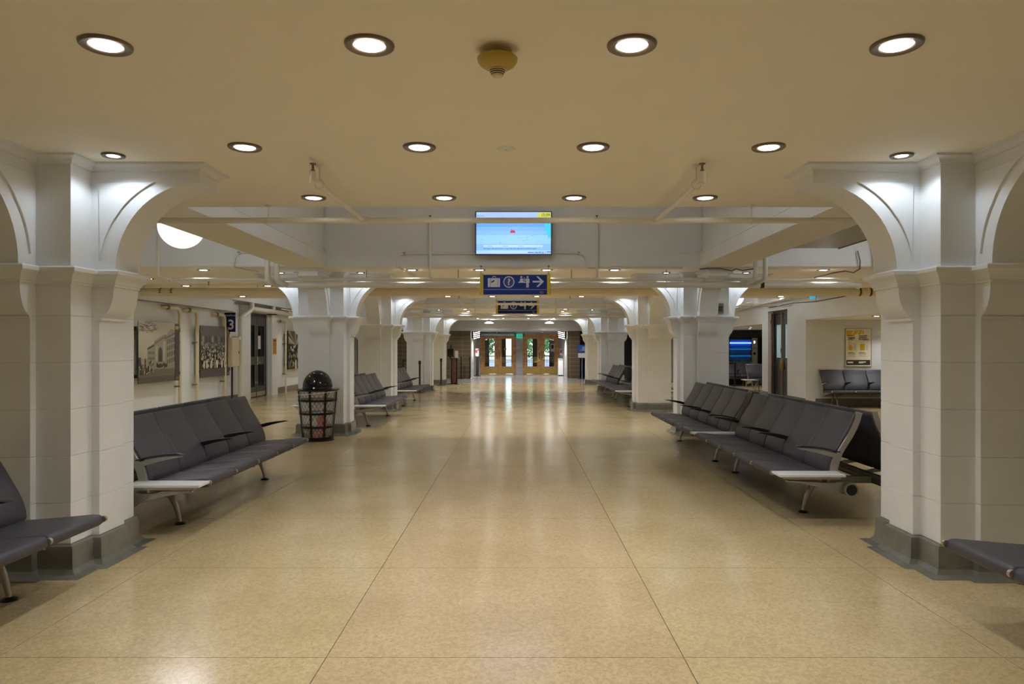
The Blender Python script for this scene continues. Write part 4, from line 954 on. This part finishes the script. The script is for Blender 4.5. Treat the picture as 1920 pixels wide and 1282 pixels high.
# ------------------------------------------------------------------ vending machines
def machine(label, x0, x1, lit):
    t = thing('vending_machine', label, 'vending machine', ((x0+x1)/2, 28.9, 0)); y0, y1 = 28.55, 29.4
    xw0, xw1 = x0+.06, x1-.26
    MB().box(x0, x1, y0+.06, y1, 0, 1.92).build('cabinet', 'black_plastic' if lit else 'door_dark', t)
    fr = MB().box(x0, xw0, y0, y0+.06, .12, 1.92).box(xw1, x1, y0, y0+.06, .12, 1.92).box(xw0, xw1, y0, y0+.06, 1.82, 1.92).box(xw0, xw1, y0, y0+.06, .12, .82).build('door', 'black_plastic', t)
    if lit:
        MB().box(xw0, xw1, y0+.05, y0+.06, .82, 1.82).build('lit_back_panel', 'machine_glow', t)
        MB().box(xw0, xw1, y0+.01, y0+.03, 1.66, 1.69).build('lamp_strip', 'tube_blue', t)
    for z in (.86, 1.15, 1.42): MB().box(xw0, xw1, y0+.012, y0+.05, z, z+.012).build('shelf', 'cyan_sign' if lit else 'alu_dark', t)
    MB().box(xw0, xw1, y0-.004, y0+.002, .82, 1.82).build('window_pane', 'glass' if lit else 'glass_smoke', t)
    pn = MB().box(xw1+.02, x1-.02, y0-.012, y0, .5, 1.88).build('control_panel', 'grey_metal', t)
    MB().box(xw1+.09, xw1+.15, y0-.016, y0-.011, 1.66, 1.76).build('display', 'sign_glow', pn)
    MB().box(xw1+.07, xw1+.17, y0-.02, y0-.011, 1.2, 1.3).build('card_reader', 'black_plastic', pn)
    MB().box(xw1+.07, xw1+.17, y0-.014, y0-.011, 1.48, 1.5).build('coin_slot', 'black_plastic', pn)
    return t, xw0, xw1, y0
x0 = CX+(1358-970)*28.55/F
_, xa, xb, ym = machine('blue lit drinks vending machine in the right alcove', CX+(1365.5-970)*28.55/F, CX+(1421-970)*28.55/F, True)
machine('dark vending machine right of the lit drinks machine', CX+(1421.5-970)*28.55/F, CX+(1478-970)*28.55/F, False)
machine('dark vending machine partly behind the second right column', CX+(1310-970)*28.55/F, CX+(1365-970)*28.55/F, False)
pm('bottle_green', (.10, .35, .05), .2); pm('bottle_blue', (.05, .2, .5), .2); pm('bottle_red', (.4, .03, .03), .2)
proto = {}
for z, nm, mats in ((.872, 'bottom', ['bottle_green']*8), (1.162, 'middle', ['bottle_green']*4+['bottle_blue']*3+['bottle_red'])):
    for k, mt in enumerate(mats):
        x = xa+.05+(xb-xa-.10)*k/7
        lb = f'{mt[7:]} drink bottle, {["first","second","third","fourth","fifth","sixth","seventh","eighth"][k]} from left, {nm} shelf of lit vending machine'
        if mt not in proto:
            o = MB().lathe([(.001, 0), (.03, .002), (.032, .02), (.032, .12), (.026, .15), (.012, .18), (.012, .2), (.001, .201)], 12).build('drink_bottle', mt, smooth=40); proto[mt] = o
        else: o = proto[mt].copy(); COL.objects.link(o)
        o.location = (x, ym+.022, z); o.scale = (.55, .55, 1); tag(o, lb, 'bottle', f'{mt[7:]} bottles on the {nm} shelf')

# ------------------------------------------------------------------ stanchions and far-end things
stn = None
def stanchion(px, Y, label, zt=1.06):
    global stn
    x = CX+(px-970)*Y/F
    if stn is None:
        stn = thing('stanchion', label, 'stanchion', (x, Y, 0), 0, 'belt stanchions')
        MB().lathe([(.001, .03), (.03, .03), (.16, .018), (.175, .008), (.175, 0)], 24).build('base', 'black_iron', stn, world=False, smooth=40)
        MB().lathe([(.032, .02), (.032, .93)], 16).build('post', 'black_plastic', stn, world=False, smooth=40)
        MB().lathe([(.032, .93), (.043, .935), (.043, 1.05), (.036, 1.06), (.001, 1.06)], 16).build('belt_head', 'black_plastic', stn, world=False, smooth=40)
        return stn
    return dup(stn, (x, Y, 0), None, label)
stanchion(787, 23.5, 'black stanchion in front of the fourth left column')
stanchion(827, 28.12, 'black stanchion in front of the farthest left column')
stanchion(846.5, 29.0, 'black stanchion at the left edge of the wooden podium')
stanchion(856.5, 28.9, 'black stanchion at the right edge of the wooden podium')
stanchion(865, 34.15, 'black stanchion before the tiled wall, left one')
stanchion(881, 34.0, 'black stanchion before the tiled wall, at its corner')
stanchion(755.5, 27.0, 'black stanchion seen between the third and fourth left columns')
s2 = stanchion(1378, 22.9, 'black stanchion in the alcove before the vending machines')
s3 = stanchion(1345, 23.6, 'black stanchion hidden partly by the second right column')
t = thing('belt', 'black belt stretched toward the stanchion before the vending machines', 'belt', tuple(s2.location))
MB().box(s3.location.x, s2.location.x, 22.98, 22.985, .96, 1.01).build('webbing', 'black_plastic', t)
p = PX(755.5, 673, 27.0); q = PX(790, 673, 27.0)
t = thing('belt', 'black belt stretched between columns on the left', 'belt', (p.x, 27, 1.0)); MB().box(p.x, q.x, 26.998, 27.003, .97, 1.02).build('webbing', 'black_plastic', t)
s4 = stanchion(791, 27.0, 'black stanchion hidden behind the fourth left column')
xp = CX+(851.5-970)*29.15/F
t = thing('podium', 'brown wooden podium with a dark screen by the farthest left column', 'podium', (xp, 29.2, 0))
MB().cbox(xp-.13, xp+.13, 29.05, 29.4, .04, 1.03, .006).build('body', 'wood_red', t); MB().box(xp-.12, xp+.12, 29.07, 29.38, 0, .04).build('base', 'black_plastic', t)
MB().cbox(xp-.17, xp+.17, 29.0, 29.45, 1.03, 1.06, .004).build('top', 'black_plastic', t)
t = thing('monitor', 'dark monitor standing on the wooden podium', 'monitor', (xp-.12, 29.2, 1.06))
MB().cbox(xp-.28, xp-.02, 29.18, 29.22, 1.12, 1.44, .004).build('screen', 'black_gloss', t); MB().box(xp-.19, xp-.11, 29.14, 29.28, 1.06, 1.13).build('stand', 'black_plastic', t)
MB().box(xp-.16, xp-.10, 29.19, 29.21, 1.44, 1.62).build('antenna', 'black_plastic', t)
t = thing('notice', 'small white notice standing on the wooden podium', 'notice', (xp+.1, 29.2, 1.06)); MB().box(xp+.03, xp+.16, 29.2, 29.206, 1.08, 1.36).build('sheet', 'paper', t); MB().box(xp+.05, xp+.14, 29.16, 29.25, 1.06, 1.085).build('foot', 'alu', t)
def dispenser(px, Y, label, dark):
    x = CX+(px-970)*Y/F; t = thing('sanitizer_stand', label, 'dispenser', (x, Y, 0))
    MB().box(x-.17, x+.17, Y-.17, Y+.17, 0, .02).build('base', 'black_iron', t)
    if dark: MB().cbox(x-.07, x+.07, Y-.05, Y+.05, .02, 1.02, .006).build('post', 'black_plastic', t)
    else: MB().tube([(x, Y, .02), (x, Y, 1.1)], .018, 8).build('post', 'alu', t)
    MB().box(x-.10, x+.08, Y-.02, Y-.01, 1.06, 1.44).build('sign_board', 'paper', t)
    MB().box(x-.09, x+.0, Y-.024, Y-.02, 1.2, 1.35).box(x+.0, x+.07, Y-.024, Y-.02, 1.32, 1.40).build('red_mark', 'red_bag', t)
    if dark: MB().cbox(x-.06, x+.06, Y-.08, Y+.06, 1.02, 1.1, .004).build('pump', 'white_plastic', t)
dispenser(895, 37.2, 'dark sanitizer stand with red and white sign by left doors', True)
dispenser(1053.5, 38.5, 'slim sign stand with red and white board by right doors', False)
x = CX+(1053-970)*37.6/F
t = thing('recycling_bin', 'white slant topped bin by the right hand doors', 'bin', (x, 37.6, 0))
MB().prism([(37.4, .05), (37.85, .05), (37.85, .92), (37.4, .78)], x-.19, x+.07, lambda p, q, a: (a, p, q)).build('body', 'white_plastic', t); MB().box(x-.18, x+.06, 37.42, 37.83, 0, .05).build('base', 'black_plastic', t)
t = thing('poster_stand', 'blue poster stand before the dark recess at right', 'poster stand', (3.0, 34.0, 0)); Y = 33.9
a, b = PX(1083, 671.5, Y), PX(1100, 646, Y)
MB().cbox(a.x, b.x, Y, Y+.03, a.z, b.z, .003).build('board', 'blue_stand', t)
decal('print', [(hexc(215,215,220), rect(.05, .95, .04, .38)), (hexc(25,90,170), rect(.05, .95, .5, .95)), (hexc(120,160,200), rect(.5, .8, .55, .85)), (hexc(150,90,110), rect(.25, .5, .5, .65))], (a.x, Y-.001, a.z), ex*(b.x-a.x), ez*(b.z-a.z), t)
xm = (a.x+b.x)/2; MB().tube([(xm, Y+.03, 1.0), (xm, Y+.03, .03)], .02, 8).build('pole', 'alu', t); MB().box(xm-.2, xm+.2, Y-.15, Y+.2, 0, .03).build('base', 'blue_stand', t)
pbin = PX(1091, 700, 34.3)
t = thing('floor_bin', 'dark blue bin standing below the blue poster', 'bin', (pbin.x, 34.6, 0)); MB().lathe([(.15, .02), (.19, .68), (.2, .7), (.18, .7), (.14, .04)], 20, (pbin.x+.05, 35.3, 0)).build('body', 'navy', t, smooth=40); MB().lathe([(.16, 0), (.16, .02), (.0, .02)], 20, (pbin.x+.05, 35.3, 0)).build('base', 'black_plastic', t)

# far doors
def wood_doors(name, x0, x1):
    d = sempty(name, ((x0+x1)/2, 40.1, 0)); Y = 40.05; H2 = 2.26
    MB().box(x0, x0+.07, Y, Y+.2, 0, H2).box(x1-.07, x1, Y, Y+.2, 0, H2).box(x0, x1, Y, Y+.2, 2.10, H2).build('door_frame', 'wood', d)
    xm = (x0+x1)/2
    for k, (a, b) in enumerate(((x0+.075, xm-.004), (xm+.004, x1-.075))):
        m = MB(); g0, g1 = a+.20, b-.20
        m.box(a, g0, Y+.05, Y+.1, .01, 2.09).box(g1, b, Y+.05, Y+.1, .01, 2.09).box(g0, g1, Y+.05, Y+.1, .01, .42).box(g0, g1, Y+.05, Y+.1, 1.98, 2.09)
        lf = m.build('leaf', 'wood', d)
        MB().box(g0, g1, Y+.07, Y+.08, .42, 1.98).build('pane', 'glass', lf)
        MB().box(a+.01, b-.01, Y+.044, Y+.05, .02, .34).build('kick_plate', 'brass', lf)
        for z in (.68, .76, .84, .92): MB().tube([(a+.09, Y+.02, z), (b-.06, Y+.02, z)], .010, 8).build('push_bar', 'brass', lf)
        e = b-.11 if k == 0 else a+.02
        MB().box(e, e+.09, Y+.04, Y+.05, .82, 1.22).tube([(e+.045, Y+.045, .88), (e+.045, Y+.0, .92), (e+.045, Y+.0, 1.12), (e+.045, Y+.045, 1.16)], .012, 8).build('handle', 'brass_dull', lf)
        MB().box(a+.25 if k else b-.5, a+.5 if k else b-.25, Y+.02, Y+.05, 2.0, 2.06).build('closer', 'brass', lf)
    return d
wood_doors('door_3', -2.04, 0.0); wood_doors('door_4', .365, 2.42)
# outer porch doors give the dark strips seen through the panes
d = sempty('door_5', (.2, 42.7, 0)); m = MB()
for a, b in ((-2.3, -1.62), (-1.22, -.62), (-.20, .62), (.98, 1.66), (1.98, 2.7)): m.box(a, b, 42.6, 42.7, 0, 2.33)
m.box(-2.3, 2.7, 42.6, 42.7, 2.12, 2.33).build('porch_frame', 'wood_dark', d)
MB().box(-2.3, 2.7, 42.6, 42.68, .95, 1.0).build('crash_rail', 'black_iron', d)
pm('sticker_yellow', (.6, .5, .03), .4)
for x, lb in ((-1.52, 'left'), (-.62, 'middle'), (-.2, 'right')):
    t = thing('sticker', f'round yellow sticker on the left doors glass, {lb} one', 'sticker', (x, 40.11, 1.4)); MB().tube([(x, 40.115, 1.40), (x, 40.119, 1.40)], .075, 20).build('face', 'sticker_yellow', t); MB().box(x-.05, x+.05, 40.11, 40.115, 1.385, 1.415).build('print_bar', 'leaf', t)
t = thing('notice', 'white notice with dark picture on the far right door', 'notice', (2.05, 40.1, 1.3)); MB().box(1.93, 2.16, 40.085, 40.1, 1.26, 1.70).build('sheet', 'paper', t); MB().box(1.98, 2.11, 40.08, 40.085, 1.42, 1.64).build('picture', 'label_black', t)
t = thing('air_curtain', 'long grey air curtain above the left wooden doors', 'air curtain', (-1.0, 39.9, 2.1)); MB().cbox(-1.97, -.06, 39.75, 40.04, 2.12, 2.28, .01).build('casing', 'grey_metal', t); MB().box(-1.9, -.15, 39.78, 39.84, 2.105, 2.12).build('outlet', 'black_plastic', t)
def exit_sign(label, x0, x1, z0, z1, Y, mat, ztop=None):
    t = thing('exit_sign', label, 'sign', ((x0+x1)/2, Y, z0)); w, h = x1-x0, z1-z0
    MB().cbox(x0, x1, Y, Y+.06, z0, z1, .004).build('housing', mat, t)
    wt = lin((.85, .95, .95))
    decal('running_man', [(wt, disc(.42, .80, .055, 12)), (wt, [(.34,.72),(.46,.72),(.44,.42),(.32,.46)]), (wt, [(.34,.46),(.44,.44),(.52,.28),(.46,.16),(.40,.18),(.45,.30)]), (wt, [(.32,.48),(.40,.42),(.28,.2),(.14,.2),(.14,.26),(.24,.27)]), (wt, [(.44,.72),(.58,.56),(.55,.52),(.44,.62)]), (wt, [(.35,.72),(.2,.6),(.22,.55),(.35,.64)]), (wt, rect(.66, .86, .15, .85))], (x0, Y-.001, z0), ex*w, ez*h, t)
    if ztop: MB().tube([((x0+x1)/2, Y+.03, z1), ((x0+x1)/2, Y+.03, ztop)], .01, 8).build('stem', 'alu_dark', t)
exit_sign('small green exit sign between the wooden doors', .0, .36, 2.02, 2.25, 39.93, 'bright_green')
t = thing('sign_box', 'pale box above the green exit sign between the doors', 'box', (.18, 39.95, 2.2)); MB().box(.01, .35, 39.94, 40.0, 2.255, 2.325).build('body', 'grey_metal', t); MB().box(.03, .33, 39.93, 39.94, 2.27, 2.31).build('cover', 'white_plastic', t)
a, b = PX(1519.5, 560.5, 15.6), PX(1529, 550, 15.6)
exit_sign('bright cyan exit sign hanging in the right aisle', a.x, b.x, a.z, b.z, 15.6, 'cyan_sign', H)
# louvred wall lamps and flood lamps
for x, sg, nm in ((-2.2, 1, 'left'), (2.5, -1, 'right')):
    t = thing('louvre_lamp', f'bright louvred lamp high on the {nm} vestibule wall', 'light', (x, 35.6, 2.05)); x1 = x+sg*.40
    MB().box(min(x, x+sg*.06), max(x, x+sg*.06), 35.3, 36.0, 1.95, 2.3).build('housing', 'black_iron', t)
    for k in range(4):
        for q in range(2):
            u0, u1 = x+sg*(.09+.16*q), x+sg*(.22+.16*q); zz = 1.93+.095*k+.04*q
            MB().add([(u0,35.4+.12*k,zz),(u1,35.4+.12*k,zz+.03),(u1,35.43+.12*k,zz+.045),(u0,35.43+.12*k,zz+.015),(u0,35.44+.12*k,zz-.01),(u1,35.44+.12*k,zz+.02),(u1,35.47+.12*k,zz+.042),(u0,35.47+.12*k,zz+.012)],[(0,1,2,3),(7,6,5,4),(0,4,5,1),(1,5,6,2),(2,6,7,3),(3,7,4,0)]).build('glowing_slat', 'lamp_glow', t)
    MB().box(min(x+sg*.06, x+sg*.08), max(x+sg*.06, x+sg*.08), 35.3, 35.98, 1.98, 2.29).build('spine', 'alu', t)
    spot('louvre_beam', (sg*.45, .3, -.16), 110, 165, .6, t, (1, .98, .95), .15)
for px, nm in ((917, 'left'), (1030, 'right')):
    x = CX+(px-970)*32.4/F; t = thing('flood_lamp', f'flood lamp under the ceiling before the bulkhead, {nm} one', 'light', (x, 32.4, 2.7))
    MB().lathe([(.02, 2.66), (.10, 2.63), (.20, 2.60), (.20, 2.605), (.09, 2.66)], 20, (x, 32.4, 0)).build('reflector', 'lamp_glow', t, smooth=40); MB().lathe([(.03, 2.66), (.04, 2.70), (.05, H)], 12, (x, 32.4, 0)).build('mount', 'black_iron', t, smooth=40)
    spot('flood_beam', (0, 0, -.12), 60, 170, .5, t, (.95, .97, 1), .12)

# fire alarm box on the second right column
t = thing('alarm_box', 'dark grey alarm box with conduit on the second right column', 'alarm', (3.55, 12.0, 2.05))
a, b = PX(1342, 587.5, 12.03), PX(1355.5, 568.5, 12.03)
MB().cbox(a.x, b.x, 11.98, 12.066, a.z, b.z, .005).build('body', 'alu_dark', t); MB().box(a.x+.02, b.x-.02, 11.97, 11.98, a.z+.03, b.z-.05).build('grille', 'door_dark', t)
MB().tube([((a.x+b.x)/2, 12.05, b.z), ((a.x+b.x)/2, 12.05, H-.06)], .010, 8).build('conduit', 'wall_paint', t)

# ------------------------------------------------------------------ outside
struct(MB().box(-30, 30, 42.8, 90, -.15, -.02).build('ground_outside', 'pavement'))
def tree(label, x, y, s, seed):
    r = random.Random(seed); t = thing('tree', label, 'tree', (x, y, -.02))
    MB().tube([(x, y, -.02), (x+.1*s, y, 1.0*s), (x, y+.1, 2.4*s)], [.14*s, .1*s, .06*s], 8).build('trunk', 'bark', t, smooth=50)
    m = MB()
    for _ in range(1500):
        d = Vector((r.gauss(0,1), r.gauss(0,1), r.gauss(0,1))).normalized()*r.random()**.4; c = Vector((x+d.x*1.5*s, y+d.y*1.4*s, 2.1*s+d.z*1.5*s))
        u = Vector((r.gauss(0,1), r.gauss(0,1), r.gauss(0,1))).normalized(); v = u.cross(Vector((r.gauss(0,1), r.gauss(0,1), r.gauss(0,1)))).normalized(); k = .12*s
        m.add([c-u*k, c+v*k*.5, c+u*k, c-v*k*.5], [(0,1,2,3)])
    m.build('foliage', 'leaf', t, kind='stuff')
tree('leafy green tree outside the left wooden doors', -2.6, 52, 1.2, 1); tree('leafy green tree outside the right wooden doors', 1.4, 51, 1.1, 2); tree('leafy green tree farther right outside the doors', 3.4, 54, 1.3, 3)
t = thing('railing', 'dark metal railing outside the right doors', 'railing', (1.6, 47, 0))
MB().tube([(.2, 47, .95), (3.4, 47, .95)], .025, 8).build('top_rail', 'black_iron', t)
for k in range(22): MB().tube([(.25+.148*k, 47, -.02), (.25+.148*k, 47, .95)], .012, 6).build('baluster', 'black_iron', t)
